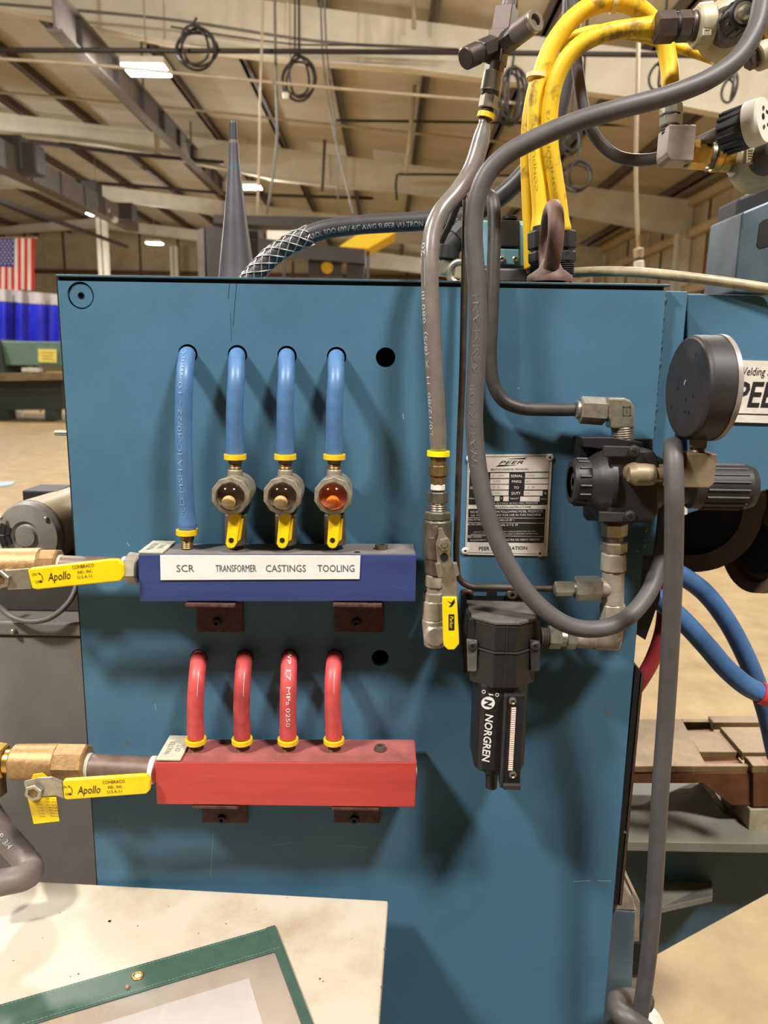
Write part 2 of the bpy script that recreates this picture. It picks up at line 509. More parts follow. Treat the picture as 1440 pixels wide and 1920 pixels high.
line('roof_cable', 'dark cable sagging under the big rafter at the top', 'cable', [(320, 50, 11), (420, 66, 11), (560, 84, 11), (700, 84, 11), (860, 92, 11)], .012, M_BLACKPIPE)
line('drop_pipe', 'pale vertical pipe under the top rafter left of the hose fitting', 'pipe', [(776, -30, 11.4), (776, 54, 11.4)], .035, M_TANPIPE, n=10)
line('drop_pipe', 'pale vertical pipe crossing the second rafter', 'pipe', [(777, 160, 15), (772, 220, 15), (760, 325, 15)], .04, M_TANPIPE, n=10)
line('drop_rod', 'dark rod hanging in front of the second rafter', 'rod', [(609, 262, 18), (604, 358, 18)], .035, M_PURLIN)

def coil(px, py, Y, rpx, turns, label, m=M_BLACKPIPE, sq=1.0, r=.016, hung=True):
    c = P(px, py, Y); s = mpp(px, py, Y) * rpx
    pts = []
    for i in range(turns * 22 + 1):
        a = 2 * math.pi * i / 22 + 1.57
        tw = 0.22 * math.sin(i * 0.055 * 3.1)
        k = 1 + 0.10 * math.sin(i * 0.37)
        pts.append(c + Vector((math.cos(a) * s * k * (sq + tw), .10 * math.sin(i * .19), math.sin(a) * s * (1 + .05 * math.sin(i * .11)))))
    pts.append(c + Vector((0, 0, s * 1.5)))
    pts.append(Vector((c.x, c.y, roof_z(c.x) - .06)) if hung else c + Vector((.02, 0, s * 1.6)))
    return tag(MB().tube(pts, r, 6, step=.08).build('coiled_cable', m), label, 'cable coil', 'cable coils hung under the roof')
coil(368, 90, 9.1, 32, 4, 'looped black cable coil hung on the roof pipe', hung=False)
coil(561, 147, 10.2, 34, 4, 'black cable coil hanging left of the roof centre with a pale plug', sq=.75)
MB_ = MB().cyl(P(536, 175, 10.1), P(536, 186, 10.1), .05, .04, n=10)
tag(MB_.build('cable_plug', M_WHITEP), 'pale plug on the end of the hanging cable coil', 'plug')
coil(1083, 330, 9.5, 24, 3, 'cable coil hanging right of the yellow hoses')
coil(1072, 262, 8.7, 22, 4, 'tangled cable coil behind the grey hose bend', sq=.6)
coil(960, 180, 9.0, 45, 5, 'tangled cable coil behind the upper hose fitting', sq=.45)
coil(1372, 165, 9.0, 20, 2, 'small cable loop hanging right of the big grey hose', sq=.4)
coil(1238, 140, 9.0, 22, 2, 'small cable loop behind the yellow hose end', sq=.5)
line('pull_cord', 'pale cord with a connector hanging right of the yellow hoses', 'cord', [(1202, -600, 6), (1199, -30, 6), (1196, 120, 6), (1192, 300, 6), (1194, 400, 6), (1197, 468, 6)], .017, M_TANPIPE)
t = thing('cord_connector', 'pale cord connector at the end of the hanging cord', 'connector', P(1198, 502, 6))
chain(t, P(1197, 466, 6), P(1198, 505, 6), [('sleeve', 0, .45, .045, .04, 14, M_TANPIPE), ('collar', .45, .6, .03, .03, 14, M_FRAMEDK), ('end_cap', .6, 1, .045, .045, 14, M_WHITEP)])

# long grey beam that runs back under the roof, box duct on the left
b0 = P(100, 20, 9.5); b1 = P(418, 352, 26)
t = thing('crane_runway', 'long grey steel runway beam slanting back under the roof', 'beam', (b0.x, b0.y, b0.z - .2))
def beam(parent, name, a, b, w, h, m, off=(0, 0, 0)):
    a = Vector(a) + Vector(off); b = Vector(b) + Vector(off); d = b - a
    x = Vector((0, 0, 1)).cross(d).normalized() * (w / 2); z = Vector((0, 0, h / 2))
    return MB().prism([a - x - z, a + x - z, a + x + z, a - x + z], d).build(name, m, parent)
beam(t, 'web', b0, b1, .03, .42, M_GREYSTEEL)
beam(t, 'top_flange', b0, b1, .2, .03, M_GREYSTEEL, (0, 0, .22))
beam(t, 'bottom_flange', b0, b1, .2, .03, M_GREYSTEEL, (0, 0, -.22))
for k in range(9):
    q = b0.lerp(b1, (k + .5) / 9)
    MB().bb((q.x - .03, q.y - .03, q.z - .2), (q.x + .09, q.y + .03, q.z + .2)).build('web_stiffener', M_FRAMEDK, t)
for k in (.02, .3, .62):
    q = b0.lerp(b1, k)
    MB().cyl((q.x, q.y, q.z + .2), (q.x, q.y, roof_z(q.x)), .02, n=8).build('hanger_rod', M_PURLIN, t)
d0 = P(-60, 262, 13); d1 = P(250, 420, 26)
t = thing('crane_bridge', 'grey box girder with dark hoist boxes under the left roof', 'beam', (d0.x, d0.y, d0.z - .3))
beam(t, 'girder', d0, d1, .35, .5, M_GREYSTEEL)
beam(t, 'lower_rail', d0, d1, .12, .08, M_BLACKPIPE, (-.25, 0, -.75))
for k in (.05, .2, .35, .5, .65, .8):
    q = d0.lerp(d1, k)
    MB().bb((q.x + .17, q.y - .03, q.z - .25), (q.x + .2, q.y + .03, q.z + .25)).build('girder_seam', M_FRAMEDK, t)
for px, py, s in ((28, 290, .5), (55, 300, .45), (172, 362, .45), (240, 400, .4)):
    q = P(px, py, 15 if px < 100 else 21)
    MB().box(q, (s, s, s * 1.25)).build('hoist_box', M_FRAMEDK, t, .03)
for px, py in ((200, 395), (215, 412)):
    q = P(px, py, 22)
    MB().sphere(q, .1, 12, 8).build('end_light', M_WHITEP, t)

# gantry frame behind the machine
t = thing('gantry_frame', 'dark grey steel gantry frame standing behind the cabinet', 'frame', P(480, 800, 6.5))
def pan(name, pts, Y, depth, m, parent, bevel=0.0, floor=False):
    q = [P(x, y, Y) for x, y in pts]
    if floor: q[-1].z = q[-2].z = 0.0; q[-2].x = q[1].x; q[-1].x = q[0].x
    return MB().prism(q, (0, depth, 0)).build(name, m, parent, bevel)
pan('top_beam', [(400, 402), (640, 408), (640, 428), (400, 418)], 6.2, .25, M_FRAMEDK, t)
pan('left_post', [(382, 424), (484, 428), (484, 640), (392, 640)], 6.5, .3, M_FRAMEDK, t, floor=True)
pan('post_edge', [(368, 432), (384, 426), (394, 640), (378, 640)], 6.5, .25, M_GREYSTEEL, t)
pan('cross_beam', [(484, 446), (684, 468), (684, 494), (484, 478)], 6.0, .25, M_FRAMEDK, t)
pan('right_post', [(650, 490), (682, 492), (684, 660), (652, 660)], 6.05, .2, M_FRAMEDK, t, floor=True)
t = thing('yellow_hoist', 'yellow and black hoist trolley seen under the gantry beam', 'hoist', P(615, 520, 6.1))
pan('body', [(578, 486), (640, 490), (640, 520), (578, 520)], 6.08, .1, M_FRAMEDK, t)
MB().lathe(P(614, 502, 6.1), (0, -1, 0), [(0, .06), (.05, .055), (.06, .04), (.06, 0)], 20).build('drum_cover', mat('safety_yellow_far', (222, 184, 40), .5), t)
t = thing('yellow_tray', 'yellow tray on a thin post behind the thick black cable', 'tray', (P(690, 450, 8.5).x, 8.6, 0))
MB().prism([P(636, 462, 8.5), P(672, 438, 8.5), P(742, 436, 8.5), P(690, 466, 8.5)], (0, .3, -.05)).build('tray', MATS['safety_yellow_far'], t)
MB().cyl((P(690, 450, 8.5).x, 8.62, 0), (P(690, 450, 8.5).x, 8.62, P(690, 462, 8.5).z), .02, n=10).build('post', M_FRAMEDK, t)
t = thing('work_lamp', 'pale work lamp shade on a pole behind the wire cable grip', 'lamp', (P(530, 450, 9).x, 9.1, 0))
MB().bb(P(500, 432, 9), P(560, 452, 9) + Vector((0, .2, 0))).build('shade', M_WHITEP, t, .01)
MB().cyl((P(530, 450, 9).x, 9.1, 0), (P(530, 450, 9).x, 9.1, P(530, 450, 9).z), .02, n=10).build('pole', M_FRAMEDK, t)

# left background: flag, curtains, green press, sheet on the floor
M_FR = mat('flag_red', (228, 48, 44), .8, noise=.06); M_FWH = mat('flag_white', (250, 240, 226), .8, noise=.05); M_FB = mat('flag_blue', (62, 60, 138), .8, noise=.1)
Yf = 23.0
t = thing('national_flag', 'striped red and white flag with a blue star field hung high', 'flag', P(24, 545, Yf))
fx = lambda k: -16 + 80 * k / 13
for i in range(13):
    y0 = 500 if i < 7 else 446
    mb = MB(); n = 8
    a = [P(fx(i), y0 + (543 + (i % 3) - y0) * j / n, Yf + .05 * math.sin(i * 1.3 + j * .4)) for j in range(n + 1)]
    b = [P(fx(i + 1), y0 + (543 + (i % 3) - y0) * j / n, Yf + .05 * math.sin((i + 1) * 1.3 + j * .4)) for j in range(n + 1)]
    dv = Vector((0, .01, 0))
    mb.add(a + b, [(j, j + 1, n + 2 + j, n + 1 + j) for j in range(n)], True)
    mb.add([v + dv for v in a + b], [(j, n + 1 + j, n + 2 + j, j + 1) for j in range(n)], True)
    mb.build('stripe', M_FR if i % 2 == 0 else M_FWH, t)
MB().prism([P(fx(0), 446, Yf - .01), P(fx(7), 446, Yf - .01), P(fx(7), 500, Yf - .01), P(fx(0), 500, Yf - .01)], (0, .03, 0)).build('star_field', M_FB, t)
st = MB()
for r in range(9):
    for c in range(6 if r % 2 == 0 else 5):
        q = P(fx(0) + 43 * ((c + (.5 if r % 2 == 0 else 1)) / 6), 449 + 48 * (r + .5) / 9, Yf - .03)
        pp = [q + Vector((math.cos(a) * rr, 0, math.sin(a) * rr)) for a, rr in ((math.pi / 2 + k * math.pi / 5, .035 if k % 2 == 0 else .015) for k in range(10))]
        st.add(pp, [tuple(range(9, -1, -1))])
o = st.build('stars', M_FWH, t); o['kind'] = 'stuff'
MB().cyl(P(-20, 446, Yf), P(68, 446, Yf), .02, n=8).build('flag_pole', M_TANPIPE, t)

M_CB = mat('curtain_blue', (36, 44, 190), .35, noise=.25, scale=2.5, spec=.6); M_CG = mat('curtain_grey', (186, 180, 176), .5, noise=.1, scale=3)
for i, (x0, x1, lb) in enumerate(((-60, -18, 'left edge'), (-18, 22, 'next to the flag'), (22, 58, 'below the red stripes'), (58, 112, 'beside the cabinet edge'))):
    Y = 20.5 - .3 * (i % 2)
    t = thing('welding_curtain', 'blue curtain panel with pale grey top band, ' + ('at the ' if i == 0 else 'hanging ') + lb, 'curtain', P((x0 + x1) / 2, 642, Y), 'blue curtain panels in the left background')
    for nm, ya, yb, m in (('top_band', 535 + i * 4, 560 + i * 3, M_CG), ('blue_panel', 560 + i * 3, 642, M_CB)):
        n = 10
        a = [P(x0 + (x1 - x0) * j / n, ya + j * .5, Y + .14 * math.sin(math.pi * j / n * 2 + i)) for j in range(n + 1)]
        b = [P(x0 + (x1 - x0) * j / n, yb + j * .3, Y + .14 * math.sin(math.pi * j / n * 2 + i)) for j in range(n + 1)]
        mb = MB(); mb.add(a + b, [(j, n + 1 + j, n + 2 + j, j + 1) for j in range(n)], True)
        mb.add([v + Vector((0, .015, 0)) for v in a + b], [(j, j + 1, n + 2 + j, n + 1 + j) for j in range(n)], True)
        mb.build(nm, m, t)
    q = P(x0 + 2, 545 + i * 4, Y + .03)
    MB().cyl((q.x, q.y + .02, 0), (q.x, q.y + .02, q.z), .02, n=8).build('support_pole', M_FRAMEDK, t)
M_GP = mat('press_green', (104, 132, 118), .5, noise=.12, scale=3); M_GPD = mat('press_dark', (58, 70, 66), .5, noise=.15, scale=3)
Y = 17.5
t = thing('green_press', 'large green press machine with a yellow notice on its beam', 'machine', PZ(40, 790, 0))
pan('upper_beam', [(-80, 638), (122, 641), (122, 686), (-80, 684)], Y, 1.2, M_GP, t, .02)
pan('beam_end', [(-80, 636), (-2, 636), (10, 700), (-80, 700)], Y - .1, 1.2, M_GPD, t, .02)
q = MB().prism([P(x, y, Y - .02) for x, y in ((71, 654), (106, 655), (106, 680), (72, 679))], (0, .015, 0)).build('notice', mat('notice_yellow', (248, 226, 120), .6, noise=.12, scale=8), t)
nl = MB()
for k in range(3):
    a = P(77, 660 + k * 6, Y - .025); b = P(100, 662 + k * 6, Y - .025)
    nl.bb(a, b + Vector((0, .003, 0)))
nl.build('notice_print', mat('notice_ink', (206, 170, 50), .6), q)['kind'] = 'stuff'
pan('table', [(-80, 700), (122, 700), (122, 712), (-80, 716)], Y - .7, 1.6, mat('table_steel', (140, 122, 96), .5, noise=.25, scale=4), t)
pan('lower_body', [(-80, 714), (112, 712), (122, 752), (118, 768), (-80, 770)], Y - .2, 1.0, M_GPD, t, .02)
pan('foot', [(-80, 766), (10, 766), (12, 790), (-80, 790)], Y - .2, .5, M_GPD, t)
pan('foot', [(84, 766), (100, 766), (100, 788), (84, 788)], Y - .2, .5, M_GPD, t)
tag(MB().bb(P(40, 690, Y - .5), P(70, 698, Y - .5) + Vector((0, .3, 0))).build('white_box', M_WHITEP, bevel=.01), 'small white box on the press table', 'box')
tag(MB().bb(P(86, 697, Y - .6), P(124, 699.5, Y - .6) + Vector((0, .3, 0))).build('yellow_bar', mat('bar_yellow', (214, 180, 110), .6)), 'yellow wooden bar lying on the press table', 'bar')
tag(MB().sphere(P(22, 779, Y + 1), .28, 16, 10).build('round_tank', M_WHITEP), 'pale round tank end under the green press', 'tank')
tag(MB().prism([PZ(x, y, .004) for x, y in ((-30, 906), (30, 904), (22, 910), (-30, 918))], (0, 0, .012)).build('blue_sheet', mat('sheet_blue', (170, 200, 214), .5)), 'pale blue sheet lying on the concrete floor', 'sheet')

# ------------------------------------------------------------------ the welding machine
import bmesh
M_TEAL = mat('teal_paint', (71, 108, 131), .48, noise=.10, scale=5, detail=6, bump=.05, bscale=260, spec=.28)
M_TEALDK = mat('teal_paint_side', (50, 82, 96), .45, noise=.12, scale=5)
M_EDGE = mat('worn_edge', (150, 140, 124), .5, noise=.25, scale=60)
M_BLACK = mat('black_parts_and_shade', (22, 21, 21), .6, noise=.2, scale=20)  # one black for real black parts and for shade in gaps
M_RUST = mat('rusty_steel', (92, 56, 44), .75, noise=.3, scale=160, second=(52, 30, 24), bump=.4, bscale=500)
M_BROWNSTEEL = mat('brown_steel', (78, 58, 44), .5, noise=.2, scale=30)
M_STEEL = mat('zinc_steel', (176, 168, 150), .34, .75, noise=.15, scale=120)
M_STEELDK = mat('oily_steel', (120, 112, 98), .42, .7, noise=.2, scale=90)
M_STAIN = mat('grimy_aluminium', (170, 160, 142), .45, .35, noise=.2, scale=50)
M_BRASS = mat('brass', (196, 156, 78), .32, .85, noise=.15, scale=120)
M_BRONZE = mat('bronze_cast', (168, 132, 88), .5, .55, noise=.2, scale=160, bump=.15, bscale=600)
M_OLDBRASS = mat('dull_brass', (138, 112, 72), .42, .7, noise=.2, scale=150)
M_YEL = mat('yellow_vinyl', (248, 208, 12), .4, noise=.05, scale=60)
M_YELRING = mat('yellow_ring', (238, 196, 30), .45, noise=.08, scale=200)
M_INK = mat('black_ink', (26, 24, 22), .6, noise=0)
M_BLUEH = mat('blue_hose', (80, 118, 162), .42, noise=.10, scale=60, spec=.5)
M_REDH = mat('red_hose', (202, 78, 76), .45, noise=.14, scale=50)
M_BLUEBAR = mat('blue_anodised', (54, 68, 120), .42, .1, noise=.12, scale=18, stretch=(.3, 1, 4))
M_REDBAR = mat('red_anodised', (192, 70, 62), .38, .2, noise=.10, scale=18, stretch=(.3, 1, 4))
M_LABEL = mat('white_label', (230, 228, 220), .5, noise=.04, scale=20)
M_PLATE = mat('nameplate_alu', (220, 212, 200), .45, .08, noise=.10, scale=60)
M_TAG = mat('tag_alu', (206, 198, 176), .45, .2, noise=.12, scale=90)
M_BLKPL = mat('black_plastic', (28, 27, 28), .48, noise=.15, scale=90, bump=.08, bscale=700)
M_BLKDUST = mat('dusty_black_plastic', (44, 42, 42), .55, noise=.18, scale=60)
M_GREYH = mat('grey_cable', (86, 82, 82), .5, noise=.10, scale=40, spec=.4)
M_DARKH = mat('dark_tube', (58, 53, 50), .5, noise=.2, scale=60)
M_RUSTTUBE = mat('rusted_tube', (70, 58, 48), .55, .2, noise=.3, scale=60)
M_CLEARH = mat('smoky_hose', (118, 110, 102), .25, noise=.12, scale=30, spec=.7, coat=.3)
M_YELH = mat('yellow_hose', (238, 194, 34), .5, noise=.2, scale=30, second=(150, 118, 34), lo=.36, hi=.47, detail=9)
M_WHITETXT = mat('white_ink', (228, 226, 220), .6, noise=0)
M_GREYTXT = mat('grey_ink', (188, 190, 190), .6, noise=0)
M_TAPE = mat('thread_tape', (232, 226, 210), .7, noise=.08, scale=200)

XLp, XRp, ZT = P(107, 512, 0).x, P(1250, 530, 0).x, P(680, 524, 0).z
mach = thing('welding_machine', 'big teal blue welding machine cabinet with an arm on its right', 'machine', (-.03, .35, 0))

def holed_panel(name, x0, x1, z0, z1, holes, thick, m, parent):
    bm = bmesh.new()
    loops = [[(x0, z0), (x1, z0), (x1, z1), (x0, z1)]]
    for c, r in holes:
        loops.append([(c.x + math.cos(2 * math.pi * k / 36) * r, c.z + math.sin(2 * math.pi * k / 36) * r) for k in range(36)])
    edges = []
    rings = []
    for lp in loops:
        vs = [bm.verts.new((x, 0, z)) for x, z in lp]
        rings.append([Vector((x, 0, z)) for x, z in lp])
        edges += [bm.edges.new((vs[i], vs[(i + 1) % len(vs)])) for i in range(len(vs))]
    bmesh.ops.triangle_fill(bm, use_beauty=True, use_dissolve=False, edges=edges, normal=(0, -1, 0))
    bm.verts.index_update()
    vs = [v.co.copy() for v in bm.verts]; fs = [tuple(v.index for v in f.verts) for f in bm.faces]
    fs = [f if (vs[f[1]] - vs[f[0]]).cross(vs[f[2]] - vs[f[0]]).y < 0 else f[::-1] for f in fs]
    bm.free()
    mb = MB(); mb.add(vs, fs)
    d = Vector((0, thick, 0))
    mb.add([v + d for v in vs], [f[::-1] for f in fs])
    for i, rg in enumerate(rings):
        n = len(rg)
        q = [(k, k + n, (k + 1) % n + n, (k + 1) % n) for k in range(n)]
        mb.add(rg + [v + d for v in rg], q if i == 0 else [x[::-1] for x in q], i > 0)
    return mb.build(name, m, parent)

BH = [(352, 664), (445, 665.5), (538, 667), (631, 669), (723, 670)]
RH = [(373, 1233), (459, 1233), (543, 1233), (628, 1233), (713, 1234)]
hl = [(P(x, y, 0), .0128) for x, y in BH] + [(P(x, y, 0), .0122) for x, y in RH] + [(P(151, 554, 0), .0172)]
holed_panel('front_panel', XLp, XRp, .06, ZT - .0075, hl, .008, M_TEAL, mach)
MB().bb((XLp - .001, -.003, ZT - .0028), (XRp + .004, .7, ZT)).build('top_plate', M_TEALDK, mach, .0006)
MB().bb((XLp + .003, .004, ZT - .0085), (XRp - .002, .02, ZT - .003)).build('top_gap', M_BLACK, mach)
MB().bb((XLp - .0025, .002, .06), (XLp + .002, .70, ZT - .003)).build('left_side', M_BLACK, mach)  # coloured black to stand for the shadow line along this edge
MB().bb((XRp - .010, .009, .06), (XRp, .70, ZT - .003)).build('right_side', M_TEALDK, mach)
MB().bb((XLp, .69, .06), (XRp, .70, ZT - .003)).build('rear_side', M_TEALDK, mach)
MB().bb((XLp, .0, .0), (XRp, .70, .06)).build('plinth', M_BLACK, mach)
bc = P(151, 554, 0)
bolt = MB().lathe(bc + Vector((0, .003, 0)), (0, -1, 0), [(-.003, .0168), (.0, .0155), (.0012, .0150), (.0012, .0045), (-.003, .0045), (-.003, 0)], 36).build('countersunk_bolt', M_TEAL, mach)
MB().lathe(bc + Vector((0, .0055, 0)), (0, -1, 0), [(0, 0.0044), (.0042, .0044), (.0042, .0036), (.001, .0036), (.001, 0)], 6).build('hex_socket', M_BLACK, bolt)
# fine scratches on the paint, thin bright slivers of bared primer
rs = MB()
for px, py, rr in ((1139, 1334, 5), (1146, 1340, 3), (1133, 1328, 2.5), (1172, 1560, 3), (236, 1392, 4), (244, 1396, 3), (216, 1540, 5), (228, 1550, 4)):
    c_ = P(px, py, -.0002); m_ = rr * .0007
    rs.add([c_ + Vector((math.cos(a_) * m_ * (1 + .35 * math.sin(3 * a_ + px)), 0, math.sin(a_) * m_ * (1 + .35 * math.cos(2 * a_ + py)))) for a_ in [2 * math.pi * j / 10 for j in range(10)]], [tuple(range(10))])
rs.build('rust_spot', mat('rust_stain', (92, 92, 92), .7, noise=.3, scale=300), mach)['kind'] = 'stuff'
scr = MB()
for x0, y0, x1, y1, w in ((1108, 1651, 1075, 1653, 1.6), (1146, 1652, 1120, 1651, 1.8), (290, 1320, 293, 1332, 1.2), (510, 1585, 548, 1580, .8), (400, 1560, 395, 1640, .8), (625, 1585, 690, 1588, .8), (1193, 1034, 1197, 1034, 2.5), (755, 775, 757, 786, 2.5), (238, 1018, 243, 1024, 1.6), (970, 727, 974, 729, 2)):
    a = P(x0, y0, -.0002); b = P(x1, y1, -.0002); n = Vector((b - a).cross(Vector((0, 1, 0)))).normalized() * (w * .0003)
    scr.add([a - n, b - n, b + n, a + n], [(0, 1, 2, 3)])
scr.build('scratch', mat('bared_primer', (150, 168, 168), .6, noise=0), mach)['kind'] = 'stuff'
drk = MB()
for x0, y0, x1, y1, w in ((431, 525, 428, 560, .8), (444, 525, 437, 612, .8), (432, 585, 434, 640, .5)):
    a = P(x0, y0, -.0002); b = P(x1, y1, -.0002); n = Vector((b - a).cross(Vector((0, 1, 0)))).normalized() * (w * .0004)
    drk.add([a - n, b - n, b + n, a + n], [(0, 1, 2, 3)])
drk.build('hairline_crack', M_INK, mach)['kind'] = 'stuff'
t = MB().cyl(P(104, 812, .12), P(140, 812, .12), .004, n=12).build('side_stud', M_STEEL, mach)

# right-hand post, arm, arm plate
pz0 = P(1215, 1015, .012).z
MB().bb((XRp - .002, .012, pz0 - .02), (P(1290, 545, .012).x, .05, ZT - .007)).build('corner_post', M_TEAL, mach, .001)
wl = MB()
for k in range(46):
    z = ZT - .012 - k * (ZT - pz0) / 46
    wl.sphere((XRp + .001 + .0012 * math.sin(k * 2.3), .010, z), .0042 + .001 * math.sin(k * 1.7), 8, 5)
wl.build('weld_bead', M_TEALDK, mach)['kind'] = 'stuff'
YA = .055
arm = MB().prism([P(x, y, YA) for x, y in ((1288, 550), (1418, 553), (1432, 557), (1440, 567), (1448, 600), (1700, 690), (1700, 850), (1500, 899), (1440, 919), (1288, 964))], (0, .12, 0)).build('arm', M_TEAL, mach, .002)
MB().prism([P(x, y, YA) for x, y in ((1283, 940), (1289, 940), (1289, 964), (1283, 966))], (0, .05, 0)).build('floor_glimpse', M_LABEL, mach)  # pale strip added in place of bright floor glimpsed through the gap
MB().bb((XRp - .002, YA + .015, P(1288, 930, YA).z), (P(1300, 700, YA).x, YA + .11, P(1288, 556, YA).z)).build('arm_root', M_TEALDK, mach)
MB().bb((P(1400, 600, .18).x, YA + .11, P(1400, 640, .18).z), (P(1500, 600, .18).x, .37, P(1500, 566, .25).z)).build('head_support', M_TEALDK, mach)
pl = MB().prism([P(x, y, YA - .003) for x, y in ((1356, 674), (1506, 679), (1502, 795), (1350, 791))], (0, .003, 0)).build('name_plate', M_PLATE, mach)
tx = MB(); a = P(1500, 736, YA - .0032)
xd = P(1600, 738, YA) - P(1400, 735, YA)
k = mpp(1450, 730, YA)
write(tx, 'PEER', P(1430, 740, YA - .0032), xd, (0, 0, 1), 106 * k, 47 * k, .18, .02)
write(tx, 'Welding Systems', P(1436, 699, YA - .0032), xd, (0, 0, 1), 100 * k, 20 * k, .15)
tx.bb(P(1352, 774, YA - .0033), P(1638, 778.5, YA - .0031)) if False else None
tx.prism([P(x, y, YA - .0034) for x, y in ((1352, 774), (1503, 778), (1503, 780), (1352, 776))], (0, .0003, 0))
tx.build('lettering', M_INK, pl)['kind'] = 'stuff'
# side plate, black bracket, lower flange at the right edge of the cabinet
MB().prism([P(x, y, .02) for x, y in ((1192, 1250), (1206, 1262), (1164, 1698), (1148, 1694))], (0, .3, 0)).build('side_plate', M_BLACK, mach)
MB().prism([P(x, y, .018) for x, y in ((1203, 1262), (1207, 1264), (1166, 1698), (1161, 1698))], (0, .3, 0)).build('side_plate_edge', M_BROWNSTEEL, mach)
MB().prism([P(x, y, .03) for x, y in ((1196, 1020), (1240, 1000), (1238, 1120), (1210, 1200), (1194, 1190))], (0, .02, 0)).build('black_bracket', M_BLACK, mach)
MB().prism([P(x, y, .03) for x, y in ((1146, 1706), (1192, 1710), (1180, 1960), (1120, 1960))], (0, .3, 0)).build('lower_flange', mat('bare_teal_steel', (96, 112, 122), .4, .4, noise=.2, scale=12), mach, .002)
MB().prism([P(x, y, .03) for x, y in ((1158, 1650), (1170, 1660), (1186, 1682), (1194, 1708), (1148, 1706))], (0, .3, 0)).build('clamp_block', M_EDGE, mach, .002)
MB().prism([P(x, y, .05) for x, y in ((1186, 1672), (1200, 1690), (1196, 1860), (1180, 1860))], (0, .2, 0)).build('flange_edge', M_EDGE, mach)
MB().prism([P(x, y, .045) for x, y in ((1187, 1770), (1214, 1768), (1210, 1826), (1180, 1828))], (0, .1, 0)).build('dark_gasket', M_BLACK, mach)

# ------------------------------------------------------------------ shaft rings under the arm
M_COPPER = mat('copper_brown', (176, 116, 70), .5, .3, noise=.18, scale=20)
M_DKBROWN = mat('oily_brown', (104, 80, 60), .55, .1, noise=.2, scale=20)
def flat_ring(name, label, c, axis, R, r, th, m, hubm):
    t = thing(name, label, 'machine ring', c - Vector((0, 0, R)))
    a = Vector(axis).normalized()
    MB().lathe(c, a, [(0, r), (0, R), (th, R), (th, r), (0, r)], 48).build('rim', m, t)
    MB().lathe(c + a * th * .35, a, [(0, 0), (0, r * 1.01), (th * .6, r * 1.01), (th * .6, 0)], 48).build('disc', hubm, t)
    return t
c = P(1288, 950, .20)
flat_ring('drive_ring', 'big dark brown ring hanging under the arm behind the thick hose', c, (.62, 1, .1), .112, .083, .05, M_DKBROWN, M_BLACK)
c = P(1462, 925, .19)
flat_ring('copper_ring', 'copper coloured ring under the arm at the right edge', c, (.3, 1, .0), .079, .049, .04, M_COPPER, M_BLACK)
c = P(1412, 1034, .16)
t = thing('shaft_cup', 'dark brown hollow shaft end below the copper ring', 'shaft', c - Vector((0, 0, .08)))
MB().lathe(c, (1, .30, 0), [(.01, .0), (.01, .045), (0, .05), (-.004, .066), (.012, .068), (.03, .064), (.034, .050), (.2, .050), (.2, 0)], 40).build('cup', M_DKBROWN, t)
MB().lathe(c + Vector((.004, 0, 0)), (1, .30, 0), [(0, 0), (0, .036), (.02, .036)], 32).build('bore', M_BLACK, t)
MB().prism([P(x, y, .2) for x, y in ((1380, 985), (1500, 1030), (1500, 1090), (1380, 1000))], (0, .1, 0)).build('yoke', M_DKBROWN, t)
tag(MB().prism([P(x, y, .26) for x, y in ((1335, 1022), (1440, 1022), (1440, 1042), (1335, 1036))], (0, .05, 0)).build('grey_bar', M_STEELDK), 'short grey bar behind the hollow shaft end', 'bar')

# ------------------------------------------------------------------ lower bed and knee on the right
M_BED = mat('bed_bronze', (128, 88, 60), .42, .45, noise=.22, scale=25, second=(104, 66, 44))
M_BEDTOP = mat('bed_lit_top', (132, 110, 78), .45, .35, noise=.2, scale=40)  # paler than the bronze: reflected light on the top put into the colour
M_KNEE = mat('knee_paint', (66, 96, 112), .5, noise=.15, scale=10)
YB0 = .25
bed = thing('slotted_bed', 'bronze slotted work bed with raised clamp plates right of the cabinet', 'machine bed', P(1330, 1520, YB0 + .1))
zt = P(1300, 1437, YB0).z
MB().prism([P(x, y, YB0) for x, y in ((1150, 1449), (1198, 1449), (1410, 1449), (1410, 1510), (1372, 1510), (1318, 1469), (1150, 1469))], (0, .19, 0)).build('bed_body', M_BED, bed, .0015)
def slab(name, quad, z1, th, m, parent, bev=.001):
    return MB().prism([PZ(x, y, z1) for x, y in quad], (0, 0, -th)).build(name, m, parent, bev)
slab('bed_plate', [(1150, 1348), (1278, 1348), (1326, 1437), (1150, 1437)], zt, .012, M_BEDTOP, bed)
slab('bed_strip', [(1278, 1348), (1500, 1348), (1500, 1354), (1280, 1354)], zt, .012, M_BEDTOP, bed)
slab('bed_strip', [(1288, 1371), (1500, 1371), (1500, 1410), (1311, 1410)], zt, .012, M_BEDTOP, bed)
slab('bed_strip', [(1322, 1431), (1500, 1431), (1500, 1437), (1325, 1437)], zt, .012, M_BEDTOP, bed)
zr = zt + .008
slab('clamp_plate', [(1328, 1342), (1500, 1342), (1500, 1355), (1338, 1355)], zr, .016, M_BEDTOP, bed)
slab('clamp_plate', [(1350, 1363), (1500, 1363), (1500, 1411), (1392, 1411)], zr, .016, M_BEDTOP, bed)
MB().prism([P(x, y, YB0 - .008) for x, y in ((1412, 1436), (1520, 1436), (1520, 1513), (1412, 1513))], (0, .035, 0)).build('clamp_block', M_BED, bed, .0015)
slab('clamp_plate', [(1400, 1420), (1520, 1420), (1520, 1436), (1411, 1436)], zr, .014, M_BEDTOP, bed)

